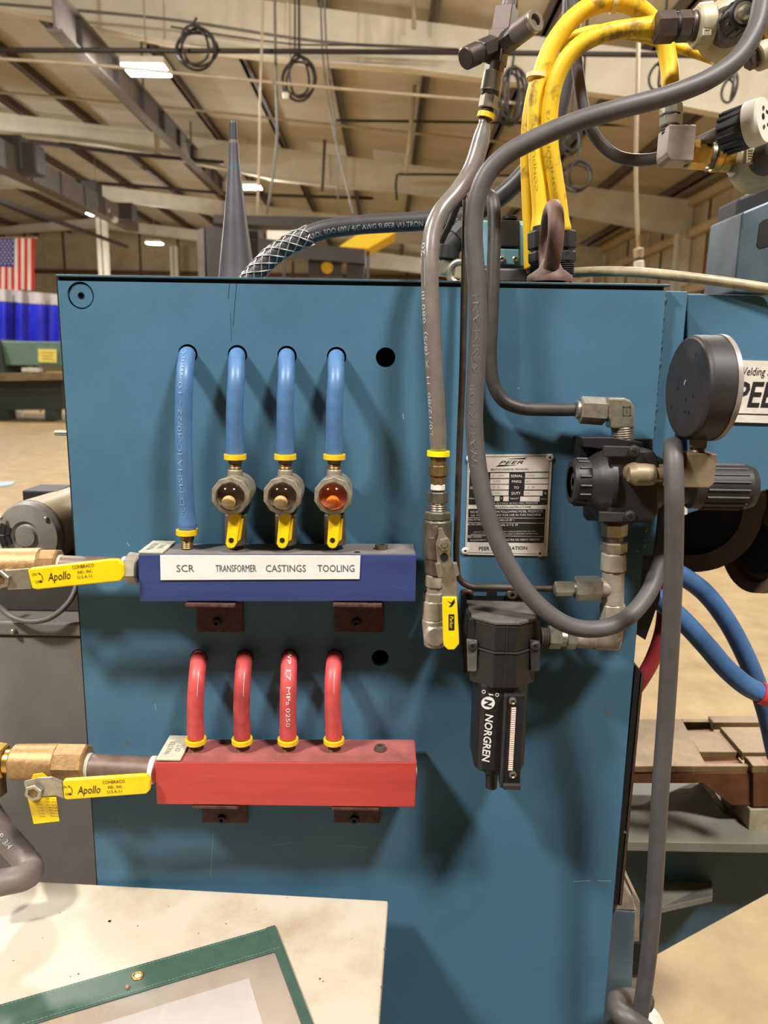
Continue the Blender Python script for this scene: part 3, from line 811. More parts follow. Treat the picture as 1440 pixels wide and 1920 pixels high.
knee = thing('support_knee', 'blue grey steel support bracket with shelf below the slotted bed', 'bracket', P(1300, 1800, .35))
zs = P(1300, 1580, .2).z
MB().bb((P(1150, 1580, .2).x, .2, zs - .019), (P(1560, 1580, .2).x, .44, zs)).build('shelf', mat('shelf_steel', (134, 132, 118), .5, .2, noise=.15, scale=14), knee, .0015)
MB().prism([P(x, y, .40) for x, y in ((1150, 1469), (1316, 1469), (1300, 1520), (1150, 1560))], (0, .03, 0)).build('back_plate', M_EDGE, knee, .001)
MB().prism([P(x, y, .30) for x, y in ((1316, 1468), (1330, 1470), (1402, 1578), (1392, 1578))], (0, .1, 0)).build('brace', M_EDGE, knee, .001)
MB().prism([P(x, y, .24) for x, y in ((1406, 1518), (1520, 1518), (1520, 1580), (1402, 1580))], (0, .12, 0)).build('riser_block', mat('pale_block', (176, 166, 138), .5, .2, noise=.18, scale=40), knee, .0015)
MB().prism([P(x, y, .3) for x, y in ((1140, 1588), (1520, 1588), (1520, 1632), (1232, 1790), (1140, 1840))], (0, .03, 0)).build('gusset', M_KNEE, knee, .001)
MB().prism([P(1240, 1702, .22), P(1336, 1680, .22), P(1336, 1654, .30), P(1240, 1654, .30)], (0, 0, -.012)).build('stiffener_plate', mat('shelf_steel', (0, 0, 0)), knee, .001)

# ------------------------------------------------------------------ hoses: one builder
def hose(name, label, pts, rpx, m, cat='hose', group=None, n=16, ends=None, step=.006, at=None, stripe=None):
    """pts are photo points with their depth; ends: list of (fraction, swell) pairs for crimps"""
    W = [P(*p) for p in pts]
    q = pts[at if at is not None else len(pts) // 2]
    r = rpx * mpp(*q)
    fn = r
    if ends:
        fn = lambda f: r * (1 + sum(sw * math.exp(-((f - c) / wd) ** 2) for c, sw, wd in ends))
    t = thing(name, label, cat, (sum((w.x for w in W)) / len(W), sum((w.y for w in W)) / len(W), min(w.z for w in W)), group)
    b = MB().tube(W, fn, n, step=step).build('sleeve' if cat != 'cable' else 'jacket', m, t)
    return t, W, r, b

def ring_band(root, c, axis, r, h, m, name='clamp_ring'):
    a = Vector(axis).normalized()
    return MB().lathe(Vector(c) - a * h / 2, a, [(0, r * .75), (0, r), (h, r), (h, r * .75), (0, r * .75)], 28).build(name, m, root, .0005)

# ------------------------------------------------------------------ blue manifold
YBF, YBB = -.070, -.012
bl = thing('blue_manifold', 'blue square manifold bar with a white label strip', 'manifold', P(520, 1128, -.04))
f = [P(259, 1040, YBF), P(781, 1040, YBF), P(779, 1128, YBF), P(262, 1128, YBF)]
MB().prism(f, (0, YBB - YBF, 0)).build('bar', M_BLUEBAR, bl, .0012)
topm = mat('dusty_bar_top', (112, 106, 102), .6, noise=.2, scale=30)
zt_ = Vector((0, 0, .0006))
MB().prism([f[0] + Vector((.002, .001, 0)), f[1] + Vector((-.002, .001, 0)), f[1] + Vector((-.002, YBB - YBF - .001, 0)), f[0] + Vector((.002, YBB - YBF - .001, 0))], (0, 0, .0006)).build('dusty_top', topm, bl)
lp = MB().prism([P(x, y, YBF - .0015) for x, y in ((300, 1041), (676, 1042), (674, 1086), (301, 1088))], (0, .0015, 0)).build('label_strip', M_LABEL, bl, .0003)
tx = MB(); k = mpp(500, 1065, YBF); xd = P(676, 1064, YBF) - P(300, 1065, YBF)
for s, x, w in (('SCR', 347.5, 33), ('TRANSFORMER', 442.5, 76), ('CASTINGS', 536, 75), ('TOOLING', 630, 69)):
    write(tx, s, P(x, 1065.5, YBF - .0016), xd, (0, 0, 1), w * k, 13.5 * k)
tx.build('lettering', mat('label_ink', (92, 88, 86), .6, noise=0), lp)['kind'] = 'stuff'
def top_tag(parent, x0, x1, yf, fr, txt):
    z = P(x0, yf, fr).z + .0025
    a = P(x0, yf, fr); b = P(x1, yf, fr)
    t = MB().bb((a.x, fr + .001, z - .0025), (b.x, YBB + .004, z)).build('stamped_tag', M_TAG, parent, .0004)
    l = MB(); cx = (a.x + b.x) / 2; cy = (fr + YBB) / 2
    for i, s in enumerate(txt):
        write(l, s, Vector((cx - .006 + .012 * i, cy, z)), (0, 1, 0), (-1, 0, 0), .036 if len(s) > 3 else .018, .008)
    l.build('lettering', mat('stamp_grey', (120, 112, 98), .6, noise=0), t)['kind'] = 'stuff'
top_tag(bl, 259, 305, 1038, YBF, ('WATER', 'IN'))
MB().lathe(P(715, 1024, -.042), (0, 0, 1), [(-.004, .0085), (.002, .0085), (.002, .004), (0, .004), (0, 0)], 20).build('pipe_plug', M_STEELDK, bl)
MB().lathe(P(670, 1036, -.06), (0, 0, 1), [(-.002, .004), (.0008, .004), (.0008, .0)], 14).build('set_screw', M_BLACK, bl)
def bracket(parent, x0, x1, y0, y1, flx0, flx1, fy):
    a = P(x0, y0, 0); b = P(x1, y1, 0)
    zt2 = P(flx0, fy, -.075).z
    o = MB().bb((a.x, -.005, b.z), (b.x, -.0002, zt2)).bb((P(flx0, fy, -.075).x, -.075, zt2 - .0042), (P(flx1, fy, -.075).x, -.0002, zt2)).build('angle_bracket', M_RUST, parent, .0006)
    c = P((x0 + x1) / 2 - 5, (y0 + y1) / 2 + 7, 0)
    MB().lathe(c + Vector((0, -.005, 0)), (0, -1, 0), [(0, .0065), (.004, .0062), (.005, .005), (.005, .0028), (.001, .0028), (.001, 0)], 16).build('bracket_bolt', M_BLACK, o)
bracket(bl, 369, 457, 1131, 1184, 347, 440, 1132)
bracket(bl, 628, 718, 1131, 1184, 624, 716, 1132)

# ------------------------------------------------------------------ red manifold
rd = thing('red_manifold', 'red square manifold bar below the blue one', 'manifold', P(540, 1512, -.04))
f2 = [P(290, 1430, -.075), P(781, 1430, -.075), P(778, 1514, -.075), P(294, 1508, -.075)]
MB().prism(f2, (0, .063, 0)).build('bar', M_REDBAR, rd, .0012)
MB().prism([f2[0] + Vector((.002, .001, 0)), f2[1] + Vector((-.002, .001, 0)), f2[1] + Vector((-.002, .062, 0)), f2[0] + Vector((.002, .062, 0))], (0, 0, .0006)).build('dusty_top', mat('dusty_red_top', (142, 78, 74), .6, noise=.2, scale=30), rd)
top_tag(rd, 292, 338, 1427, -.075, ('WATER', 'OUT'))
MB().lathe(P(713, 1404, -.042), (0, 0, 1), [(-.004, .0085), (.0015, .0085), (.0015, .0075), (.0045, .0070), (.0045, .0035), (.001, .0035), (.001, 0)], 20).build('pipe_plug', M_STEELDK, rd)
MB().lathe(P(668, 1428, -.065), (0, 0, 1), [(-.002, .005), (.0009, .005), (.0009, .003), (0, .0)], 14).build('set_screw', M_STEELDK, rd)
MB().lathe(P(417, 1390, -.022), (0, 0, 1), [(-.002, .004), (.0009, .004), (.0009, .002), (0, .0)], 14).build('set_screw', M_BLACK, rd)
MB().lathe(Vector((f2[1].x, -.04, (f2[1].z + f2[2].z) / 2 - .004)), (1, 0, 0), [(0, .021), (.002, .021), (.0025, .02), (.0025, 0)], 28).build('end_plug', M_STEELDK, rd)
bracket(rd, 380, 465, 1508, 1540, 360, 446, 1511)
bracket(rd, 627, 712, 1510, 1540, 622, 711, 1514)

# ------------------------------------------------------------------ four blue hoses, fittings, sight glasses, small valves
GB = 'blue hoses on the cabinet front'; GR = 'red hoses on the cabinet front'
def hose_end(t, px, py, Y, r, axis=(0, 0, 1)):
    ring_band(t, P(px, py, Y), axis, r * 1.32, r * .62, M_YELRING)
NMB = ('SCR', 'TRANSFORMER', 'CASTINGS', 'TOOLING')
BX = [(352, 346, 344, 346, 351), (445, 443, 441, 440, 441), (538, 537, 535, 535, 535), (631, 630, 628, 627, 627)]
for i, xs in enumerate(BX):
    hy = BH[i][1]
    ye = 990 if i == 0 else 849
    Y1 = -.042
    yy = [hy + 6, hy + 8 + 3, hy + 40, hy + (ye - hy) * .45, hy + (ye - hy) * .75, ye]
    pts = [(xs[0], hy + 1, .05), (xs[0], hy + 1, .014), (xs[0] - (1 if i else 2), hy + 6, -.016), (xs[1], hy + 44, -.043), (xs[2], hy + (ye - hy) * .42, -.047), (xs[3], hy + (ye - hy) * .72, -.046), (xs[4], ye - 6, Y1), (xs[4], ye + 6, Y1)]
    t, W, r, b = hose('water_hose', ('longest blue water hose, the leftmost, ending above SCR' if i == 0 else 'short blue water hose ending above the %s sight glass' % NMB[i]), pts, 16, M_BLUEH, 'hose', GB, at=4,
                      ends=[(.985, -.04, .01), (.955 if i else .965, .17, .016), (.905 if i else .935, .10, .016), (.93 if i else .95, -.03, .008)])
    hose_end(t, xs[4], ye + 7, Y1, r)
    if i == 0:
        l = MB(); write_on_tube(l, 'FED MSHA IC-40/22 - 10 mm C', W, r, .93, .22, .0055, ang=.45, flip=1)
        l.build('lettering', mat('hose_print', (126, 156, 188), .6, noise=0), b)['kind'] = 'stuff'
        chain(t, P(351, 998, Y1), P(351, 1028, Y1), [('barb_nut', 0, .5, .0094, .0088, 6, M_OLDBRASS), ('thread', .5, 1, .0082, .0082, 'thread', M_OLDBRASS)])
    else:
        chain(t, P(xs[4], 858, Y1), P(xs[4], 884, Y1), [('barb_nut', 0, .45, .0092, .0088, 6, M_OLDBRASS), ('thread', .45, 1, .0085, .0085, 'thread', M_OLDBRASS)])

M_CLEARG = glass('clear_dome_glass', (.88, .84, .78, 1), .05)
M_ORG = glass('orange_dome_glass', (.99, .82, .66, 1), .05)
M_BALL = mat('cream_ball', (226, 196, 138), .5, noise=.08, scale=200); M_BALLO = mat('orange_ball', (240, 130, 40), .5, noise=.06, scale=200)
M_BODY = mat('grey_cast_body', (150, 142, 122), .5, .4, noise=.22, scale=90, bump=.1, bscale=400)
M_CAV = mat('cavity_dark', (122, 110, 96), .4, noise=.2, scale=60); M_CAVO = mat('cavity_orange', (190, 118, 80), .5, noise=.2, scale=60)
for i in (1, 2, 3):
    x = BX[i][4]
    c = P(x + 1, 922, -.042)
    t = thing('sight_glass', 'round %s sight glass dome above the %s valve' % ('orange' if i == 3 else 'dark', NMB[i]), 'sight glass', c - Vector((0, 0, .024)), 'flow sight glasses')
    yf = -.080
    MB().lathe(Vector((c.x, -.008, c.z)), (0, -1, 0), [(0, 0), (0, .018), (.004, .0215), (.050, .0235), (.056, .0235)], 32).build('body', M_BODY, t)
    MB().lathe(Vector((c.x, -.062, c.z)), (0, -1, 0), [(0, .0240), (.012, .0250), (.015, .0236), (.0155, .0186), (.011, .0180)], 10, True, .26).build('bezel_nut', M_BODY, t, .0006)
    MB().lathe(Vector((c.x, -.064, c.z)), (0, -1, 0), [(0, 0), (0, .0182), (.0122, .0182)], 28).build('cavity', M_CAVO if i == 3 else M_CAV, t)
    MB().sphere((c.x - (0 if i == 3 else .0015), -.0800, c.z - .0070), .0086, 20, 12).build('flow_ball', M_BALLO if i == 3 else M_BALL, t)
    d = MB(); R = .0184
    d.lathe(Vector((c.x, -.0760, c.z)), (0, -1, 0), [(.0150 * math.sin(a), R * math.cos(a)) for a in [math.pi / 2 * j / 9 for j in range(9)]] + [(.0150, 0)], 32, False)
    d.build('glass_dome', M_ORG if i == 3 else M_CLEARG, t)
    chain(t, P(x, 880, -.042), P(x, 902, -.042), [('upper_neck', 0, 1, .0095, .0105, 20, M_BODY)])
    chain(t, P(x, 944, -.042), P(x, 966, -.042), [('lower_neck', 0, .55, .0105, .0095, 20, M_BODY), ('thread', .55, 1, .0085, .0085, 'thread', M_OLDBRASS)])
    v = thing('small_ball_valve', 'small square ball valve with yellow lever above the word ' + NMB[i], 'valve', P(x, 1026, -.042), 'small yellow-lever valves on the blue bar')
    chain(v, P(x + 1, 963, -.042), P(x + 1, 1020, -.042), [('body', 0, 1, .0152, .0152, 8, M_STEELDK)])
    chain(v, P(x + 1, 1019, -.042), P(x + 1, 1027, -.042), [('thread', 0, 1, .010, .010, 'thread', M_STEELDK)])
    lean = (0, -5, -3, -2)[i]
    ly = -.066
    hx = x - (7, 6, 5, 3)[i]
    lv = MB().prism([P(hx + a + (lean * (b - 995) / 60.0), b, ly) for a, b in ((-8, 967), (-4, 963), (10, 963), (14, 967), (11, 1019), (7, 1027), (1, 1029), (-6, 1027), (-10, 1020))], (0, .008, 0)).build('lever', M_YEL, v, .0012)
    MB().prism([P(hx + 15 + (lean * (b - 995) / 60.0) + a, b, ly + .008) for a, b in ((-5, 972), (3, 974), (2, 1012), (-4, 1018))], (0, .010, 0)).build('lever_rib', M_YEL, lv, .001)
    q = P(hx + lean * .3, 1013, ly)
    MB().lathe(q, (0, -1, 0), [(-.001, .0034), (.0004, .0034), (.0004, 0)], 16).build('lever_screw', M_BLACK, lv)
    MB().cyl(P(x, 1010, -.058), P(x, 1010, -.048), .006, n=14).build('stem', M_STEELDK, v)

# four red hoses
RX = [(373, 369, 366, 367), (459, 455, 453, 454), (543, 541, 540, 540), (628, 624, 624, 626)]
for i, xs in enumerate(RX):
    hy = RH[i][1]
    pts = [(xs[0], hy + 1, .05), (xs[0], hy + 1, .014), (xs[0] - 1, hy + 5, -.014), (xs[1], hy + 40, -.042), (xs[2], hy + 95, -.046), (xs[3], 1370, -.042), (xs[3], 1386, -.042)]
    t, W, r, b = hose('water_hose', ('leftmost red water hose on the red bar', 'second red water hose from the left, darker and dirtier', 'third red water hose from the left, with white print', 'rightmost red water hose beside the empty hole')[i], pts, 15.5, M_REDH if i != 1 else mat('dirty_red_hose', (172, 64, 62), .5, noise=.25, scale=40), 'hose', GR, at=3,
                      ends=[(.985, -.05, .012), (.93, .10, .03)])
    ring_band(t, P(xs[3], 1388, -.042), (0, 0, 1), r * 1.28, r * .55, M_YELRING)
    if i == 2:
        l = MB(); write_on_tube(l, 'WP 17 MPa 0250', W, r, .34, .86, .0055, ang=0.0)
        l.build('lettering', M_WHITETXT, b)['kind'] = 'stuff'
    else:
        s = MB(); pp = spline(W, .004); pp = pp[len(pp) // 3:]
        line_ = [q + (CAM - q).normalized() * (r * .985) + Vector((.002, 0, 0)) for q in pp]
        s.tube(line_, .0005, 5, raw=True).build('print_line', M_GREYTXT, b)
    chain(t, P(xs[3], 1391, -.042), P(xs[3], 1412, -.042), [('barb_nut', 0, .35, .0092, .0088, 6, M_OLDBRASS), ('thread', .35, 1, .0085, .0085, 'thread', M_OLDBRASS)])

# ------------------------------------------------------------------ left piping with the long yellow handles
def apollo(mb, c, xd, k, small=False):
    xd = xd.normalized(); yd = Vector((0, 0, 1)) - xd * xd.z; yd.normalize()
    o = lambda a, b: c + xd * (a * k) + yd * (b * k)
    write(mb, 'Apollo', o(-22, -2), xd, yd, 44 * k, 21 * k, .35)
    write(mb, 'CONBRACO', o(27, 14), xd, yd, 42 * k, 6.5 * k)
    write(mb, 'IND., INC.', o(29, 3), xd, yd, 29 * k, 6.5 * k)
    write(mb, 'U.S.A.11', o(26, -6), xd, yd, 27 * k, 6 * k)
    write(mb, 'ON', o(-67, 9), xd, yd, 9 * k, 5.5 * k)
    write(mb, 'OFF', o(-62, -6), xd, yd, 12 * k, 5.5 * k)
    arc = [o(-57 + 5 * math.sin(a) - 1, 1.5 + 8 * math.cos(a)) + Vector((0, -.0003, 0)) for a in [math.pi * j / 8 for j in range(9)]]
    mb.tube(arc, .45 * k, 5, raw=True)
    mb.add([o(-61, -8), o(-55, -8.5), o(-58, -3.5)], [(0, 1, 2)])
    mb.add([o(-60, 11), o(-56, 10.5), o(-58.5, 7)], [(0, 1, 2)])

def lever(v, quad, Y, neck, nut, txtc, xdp):
    h = MB().prism([P(x, y, Y) for x, y in quad], (0, .007, 0)).build('handle_sleeve', M_YEL, v, .002, 3)
    l = MB(); apollo(l, P(*txtc, Y - .0002), P(*xdp[1], Y) - P(*xdp[0], Y), mpp(*txtc, Y))
    l.build('lettering', M_INK, h)['kind'] = 'stuff'
    MB().prism([P(x, y, Y + .002) for x, y in neck], (0, .004, 0)).build('handle_neck', M_STEEL, v, .001)
    c = P(*nut, Y)
    g = MB().lathe(c, (0, -1, 0), [(-.004, .0125), (.003, .0125), (.004, .0115), (.004, .0075), (-.001, .0075)], 6, True, .3).build('handle_nut', M_STEEL, v, .0005)
    MB().lathe(c, (0, -1, 0), [(-.01, .0072), (.002, .0072), (.002, 0)], 18).build('stem', M_OLDBRASS, g)
    MB().cyl(c, c + Vector((0, .05, 0)), .009, n=16).build('stem_post', M_BRONZE, v)

YP = -.040
v = thing('ball_valve', 'bronze ball valve with long yellow handle left of the blue bar', 'valve', P(50, 1080, YP), 'bronze valves with yellow handles')
chain(v, P(-60, 1061, YP), P(118, 1058, YP), [('body', .30, .80, .0225, .0225, 14, M_BRONZE), ('end_hex', .72, .97, .021, .021, 8, M_BRONZE), ('far_hex', .1, .3, .021, .021, 8, M_BRONZE)])
lever(v, ((51, 1070), (55, 1066), (206, 1049), (222, 1049), (232, 1060), (233, 1080), (226, 1090), (70, 1106), (60, 1104)), -.085, ((8, 1070), (54, 1066), (60, 1104), (14, 1106)), (2, 1086), (132, 1078), ((60, 1086), (220, 1068)))
t = thing('pipe_nipple', 'dark pipe nipple joining the upper valve to the blue bar', 'pipe', P(180, 1065, YP))
chain(t, P(104, 1060, YP), P(262, 1066, YP), [('white_tape', .03, .08, .0145, .0145, 20, M_TAPE), ('pipe', .06, .86, .0138, .0138, 24, mat('brown_pipe', (112, 92, 80), .5, .2, noise=.2, scale=40)), ('tape', .80, .86, .0155, .0155, 20, M_TAPE), ('hex_bushing', .85, 1.0, .0215, .0205, 6, M_STAIN)])
v = thing('ball_valve', 'bronze ball valve with worn yellow handle and paper tag left of the red bar', 'valve', P(100, 1440, YP), 'bronze valves with yellow handles')
chain(v, P(22, 1428, YP), P(168, 1430, YP), [('body', 0.02, .62, .0245, .026, 14, M_BRONZE), ('end_hex', .58, .98, .0265, .0265, 8, M_BRONZE)])
e = P(150, 1406, YP - .02)
lever(v, ((117, 1466), (120, 1463), (262, 1454), (274, 1454), (281, 1464), (281, 1482), (274, 1489), (126, 1500), (120, 1498)), -.088, ((44, 1466), (70, 1460), (96, 1458), (116, 1466), (120, 1498), (104, 1492), (80, 1494), (60, 1496), (48, 1484)), (64, 1485), (188, 1480), ((120, 1481), (280, 1472)))
tg = [[P(x + dx, y, -.082 - .004 * math.sin(j * .9)) for x, y, dx in ((50 + j * 2.2, 1488 + j * 9.5, 0), (104 + j * 1.2, 1488 + j * 8.6, 0))] for j in range(7)]
mb = MB(); mb.add([q for row in tg for q in row], [(2 * j, 2 * j + 2, 2 * j + 3, 2 * j + 1) for j in range(6)], True)
mb.add([q + Vector((0, .0006, 0)) for row in tg for q in row], [(2 * j, 2 * j + 1, 2 * j + 3, 2 * j + 2) for j in range(6)], True)
pt = tag(mb.build('paper_tag', M_YEL), 'yellow printed paper tag hanging from the lower valve handle', 'tag')
l = MB()
for j in range(7):
    for cx, w in ((68, 13), (93, 20)):
        c0 = P(cx + 2 + j * 1.6, 1498 + j * 5.4, -.0885)
        write(l, ('IPS 600', 'WOG 150', 'PSI WSP', '70-100', 'UL FM', 'CSA', 'AGA')[(j + (cx > 80) * 3) % 7], c0, (1, 0, -.05), (0, 0, 1), w * .00064, .0026)
l.build('lettering', M_INK, pt)['kind'] = 'stuff'
MB().prism([P(x, y, -.079) for x, y in ((55, 1470), (62, 1452), (80, 1450), (92, 1460), (95, 1475))], (0, .001, 0)).build('tag_top', M_YEL, pt)
t = thing('pipe_nipple', 'thick brown pipe nipple joining the lower valve to the red bar', 'pipe', P(225, 1460, YP))
chain(t, P(160, 1437, YP), P(296, 1444, YP), [('white_tape', .0, .08, .0185, .0185, 24, M_TAPE), ('pipe', .06, .92, .0178, .0178, 28, MATS['brown_pipe']), ('end_tape', .90, .97, .019, .019, 20, M_TAPE)])
t = thing('brass_elbow', 'bright brass elbow at the left edge beside the lower valve', 'elbow', P(10, 1450, YP))
chain(t, P(-30, 1425, YP), P(36, 1428, YP), [('hex_end', 0, .62, .0265, .0235, 6, M_BRASS), ('neck', .6, 1, .017, .017, 20, M_BRASS)])
chain(t, P(-22, 1425, YP), P(-14, 1490, YP), [('drop_leg', 0, 1, .022, .02, 8, M_OLDBRASS)])
t, W, r, b = hose('rubber_hose', 'thick grey rubber hose bent over the table at the left edge', [(-70, 1440, -.03), (-30, 1510, -.03), (5, 1562, -.03), (40, 1603, -.035), (58, 1630, -.05), (48, 1644, -.075), (15, 1652, -.09), (-40, 1662, -.10)], 23, mat('warm_grey_hose', (112, 102, 94), .5, noise=.12, scale=40), at=3)
l = MB(); write_on_tube(l, '300 PSI  (300 PSI) W.P. 3/4', W, r, .02, .50, .010, ang=-.3)
l.build('lettering', M_GREYTXT, b)['kind'] = 'stuff'

# motor, tank behind
M_MOT = mat('motor_grey', (128, 122, 114), .5, .1, noise=.12, scale=30); M_MOTB = mat('motor_shell', (168, 150, 124), .45, .15, noise=.12, scale=12)
YM = .34
mc = P(50, 1005, YM); R = 64 * mpp(50, 1005, YM)
t = thing('electric_motor', 'grey electric motor lying on the tank behind the left cabinet edge', 'motor', mc - Vector((0, 0, R)))
ax = Vector((.12, 1, .0)).normalized()
MB().lathe(mc, ax, [(0, 0), (0, R * .42), (-.004, R * .45), (.002, R * .93), (.012, R), (.02, R)], 40).build('end_bell', M_MOT, t)
MB().lathe(mc + ax * .02, ax, [(0, R * 1.01), (.17, R * 1.01), (.175, R * .95), (.175, 0)], 40).build('shell', M_MOTB, t)
MB().lathe(mc - ax * .006, ax, [(0, 0), (0, R * .30), (.004, R * .32), (.006, R * .36)], 28).build('bearing_cap', M_MOT, t)
for a in (40, 140, 220, 320):
    q = mc + Vector((math.cos(math.radians(a)) * R * .86, 0, math.sin(math.radians(a)) * R * .86)) - ax * .006
    MB().sphere(q, .0048, 10, 6).build('through_bolt', M_STEEL, t)
for a0, a1 in ((150, 176), (180, 208)):
    for r0, r1 in ((.46, .58), (.62, .78)):
        pp = [mc - ax * .005 + Vector((math.cos(math.radians(a)) * R * rr, 0, math.sin(math.radians(a)) * R * rr)) for a, rr in ((a0, r0), (a0, r1), ((a0 + a1) / 2, r1), (a1, r1), (a1, r0))]
        MB().prism(pp, (0, .004, 0)).build('vent_slot', M_BLACK, t)
MB().box(P(92, 932, .50), (.07, .08, .04)).build('junction_box', M_BLACK, t, .003)
MB().box(mc + Vector((.03, .1, -R - .006)), (.16, .12, .03)).build('motor_foot', M_FRAMEDK, t, .003)
t2 = MB().lathe(P(150, 1050, .42), (.3, 1, 0), [(0, 0), (0, .02), (.01, .05), (.08, .055)], 20).build('pump_end', M_FRAMEDK, t)
M_TANK = mat('tank_grey', (122, 116, 108), .5, noise=.12, scale=8)
zt1 = P(60, 1122, .42).z; x1 = P(186, 1300, .27).x + .06
t = thing('grey_tank', 'grey sheet metal tank cabinet under the motor at the left', 'tank', (x1 - .2, .45, .0))
zl = P(60, 1195, .27).z
MB().bb((x1 - .5, .275, .02), (x1, .70, zl)).build('tank_body', M_TANK, t, .003)
MB().bb((x1 - .5, .27, zl + .002), (x1, .70, zl + .028)).build('tank_lid', M_TANK, t, .004)
for px, py in ((25, 1184),):
    MB().sphere(P(px, py, .268), .006, 12, 8).build('lid_bolt', M_STEEL, t)
zm = mc.z - R - .02
MB().bb((x1 - .45, .33, zl + .028), (x1 - .02, .68, zm)).build('motor_base', M_FRAMEDK, t, .004)
hose('motor_cord', 'grey cord drooping in front of the tank lid', [(-30, 1080, .26), (2, 1140, .26), (40, 1163, .25), (90, 1160, .25), (130, 1128, .26), (146, 1090, .28), (150, 1060, .3)], 5.5, mat('cord_grey', (104, 98, 92), .5), 'cord', n=10)

# ------------------------------------------------------------------ air line: smoky hose, brass fittings, lever valve
YV = -.055
t, W, r, b = hose('air_hose', 'smoky grey air hose with print, left of the hose bundle', [(910, 222, .0), (902, 262, .0), (884, 318, -.005), (856, 362, -.015), (826, 398, -.03), (810, 440, -.04), (806, 490, -.05), (807, 560, -.055), (811, 640, -.057), (817, 730, -.057), (821, 800, YV), (822, 846, YV)], 17, M_CLEARH, at=6,
                      ends=[(.985, -.05, .01), (.955, .04, .015), (0.01, -.35, .03)])
l = MB(); write_on_tube(l, 'L0/12/80  H  X (8/5)  080 III ____ 20', W, r, .95, .42, .0075, ang=.80)
l.build('lettering', M_GREYTXT, b)['kind'] = 'stuff'
ring_band(t, P(822, 850, YV), (0, 0, 1), r * 1.32, r * .6, mat('bright_yellow_ring', (246, 232, 20), .4, noise=0))
ring_band(t, P(911, 218, 0), P(916, 200, 0) - P(908, 232, 0), r * .98, r * .55, M_YELRING)
chain(t, P(822, 856, YV), P(821, 920, YV), [('ferrule', 0, .26, .0105, .0105, 20, M_OLDBRASS), ('hex_nut', .24, .56, .0125, .0125, 6, M_OLDBRASS), ('neck', .56, .82, .0105, .010, 6, M_OLDBRASS), ('tape', .80, .98, .0092, .0092, 16, M_TAPE)])
v = thing('lever_valve', 'steel ball valve with a short yellow lever beside the filter', 'valve', P(820, 1210, YV))
chain(v, P(821, 918, YV), P(819, 1078, YV), [('top_hex', 0.02, .15, .0135, .0135, 6, M_STEELDK), ('thread', .14, .30, .0118, .0118, 'thread', M_STEELDK), ('collar', .24, .34, .0176, .0182, 8, M_STEELDK), ('body', .34, .80, .0186, .0186, 12, M_STEELDK), ('lower_body', .78, .98, .0176, .0170, 8, M_STEELDK)])
chain(v, P(816, 1064, YV), P(814, 1160, YV), [('tape_thread', 0, .18, .011, .011, 'thread', M_TAPE), ('hex_nut', .12, .36, .0152, .0152, 6, M_STAIN), ('neck', .36, .48, .0115, .0115, 20, M_STAIN), ('union_hex', .46, .64, .0150, .0150, 6, M_STAIN), ('union_nut', .62, 1.0, .0158, .0162, 12, M_STAIN)])
chain(v, P(814, 1158, YV), P(816, 1210, YV), [('elbow_drop', 0, 1, .0165, .0150, 14, M_STAIN)])
MB().lathe(P(815, 1186, YV), (0, 1, 0), [(-.018, 0), (-.018, .012), (-.014, .0158), (.055, .0158)], 14).build('elbow_run', M_STAIN, v)
YL = -.092
MB().cyl(P(832, 1022, YL), P(826, 1022, YV), .0072, n=14).build('stem', M_STEELDK, v)
MB().prism([P(x, y, YL + .006) for x, y in ((811, 990), (820, 986), (826, 1000), (822, 1018), (812, 1020), (802, 1016), (804, 1008), (812, 1008))], (0, .008, 0)).build('stop_plate', M_STEELDK, v, .001)
MB().prism([P(x, y, YL + .001) for x, y in ((822, 990), (829, 990), (834, 1002), (843, 1012), (845, 1026), (843, 1040), (850, 1062), (856, 1076), (857, 1120), (829, 1120), (829, 1080), (820, 1055), (817, 1020), (822, 1006))], (0, .0035, 0)).build('lever_arm', M_STEEL, v, .0008)
for qd in (((816, 1058), (827, 1056), (831, 1082), (822, 1084)), ((849, 1056), (857, 1056), (862, 1078), (855, 1082))):
    MB().prism([P(x, y, YL - .006) for x, y in qd], (0, .008, 0)).build('lever_lug', M_STEEL, v, .0008)
g = MB().lathe(P(833, 1020, YL), (0, -1, 0), [(-.002, .0085), (.004, .0085), (.005, .0078), (.005, .0048), (.003, .0046), (.003, 0)], 6, True, .2).build('lever_nut', M_STEEL, v, .0004)
MB().lathe(P(833, 1020, YL - .003), (0, -1, 0), [(0, .0042), (.0035, .0040), (.0035, 0)], 16).build('stud', mat('green_stud', (124, 124, 100), .4, .5), g)
MB().lathe(P(833, 1045, YL), (0, -1, 0), [(-.001, .0052), (.0003, .0052), (.0003, 0)], 16).build('arm_hole', M_BLACK, v)
h = MB().prism([P(x, y, YL - .002) for x, y in ((829, 1120), (857, 1120), (861, 1200), (861, 1208), (852, 1219), (840, 1219), (832, 1211), (831, 1200))], (0, .006, 0)).build('lever_sleeve', M_YEL, v, .0014)
l = MB().prism([P(x, y, YL - .0022) for x, y in ((841, 1152), (852, 1152), (852, 1182), (841, 1182))], (0, .0002, 0))
l.build('printed_block', M_INK, h)
l = MB(); write(l, 'Parker', P(846.5, 1167, YL - .0024), (0, 0, -1), (1, 0, 0), 26 * .00064, 7 * .00064, .2); l.build('lettering', M_YEL, h)['kind'] = 'stuff'
MB().prism([P(x, y, YL - .0022) for x, y in ((838, 1126), (846, 1130), (852, 1123), (853, 1130), (847, 1138), (841, 1138), (846, 1133))], (0, .0002, 0)).build('worn_print', M_INK, h)

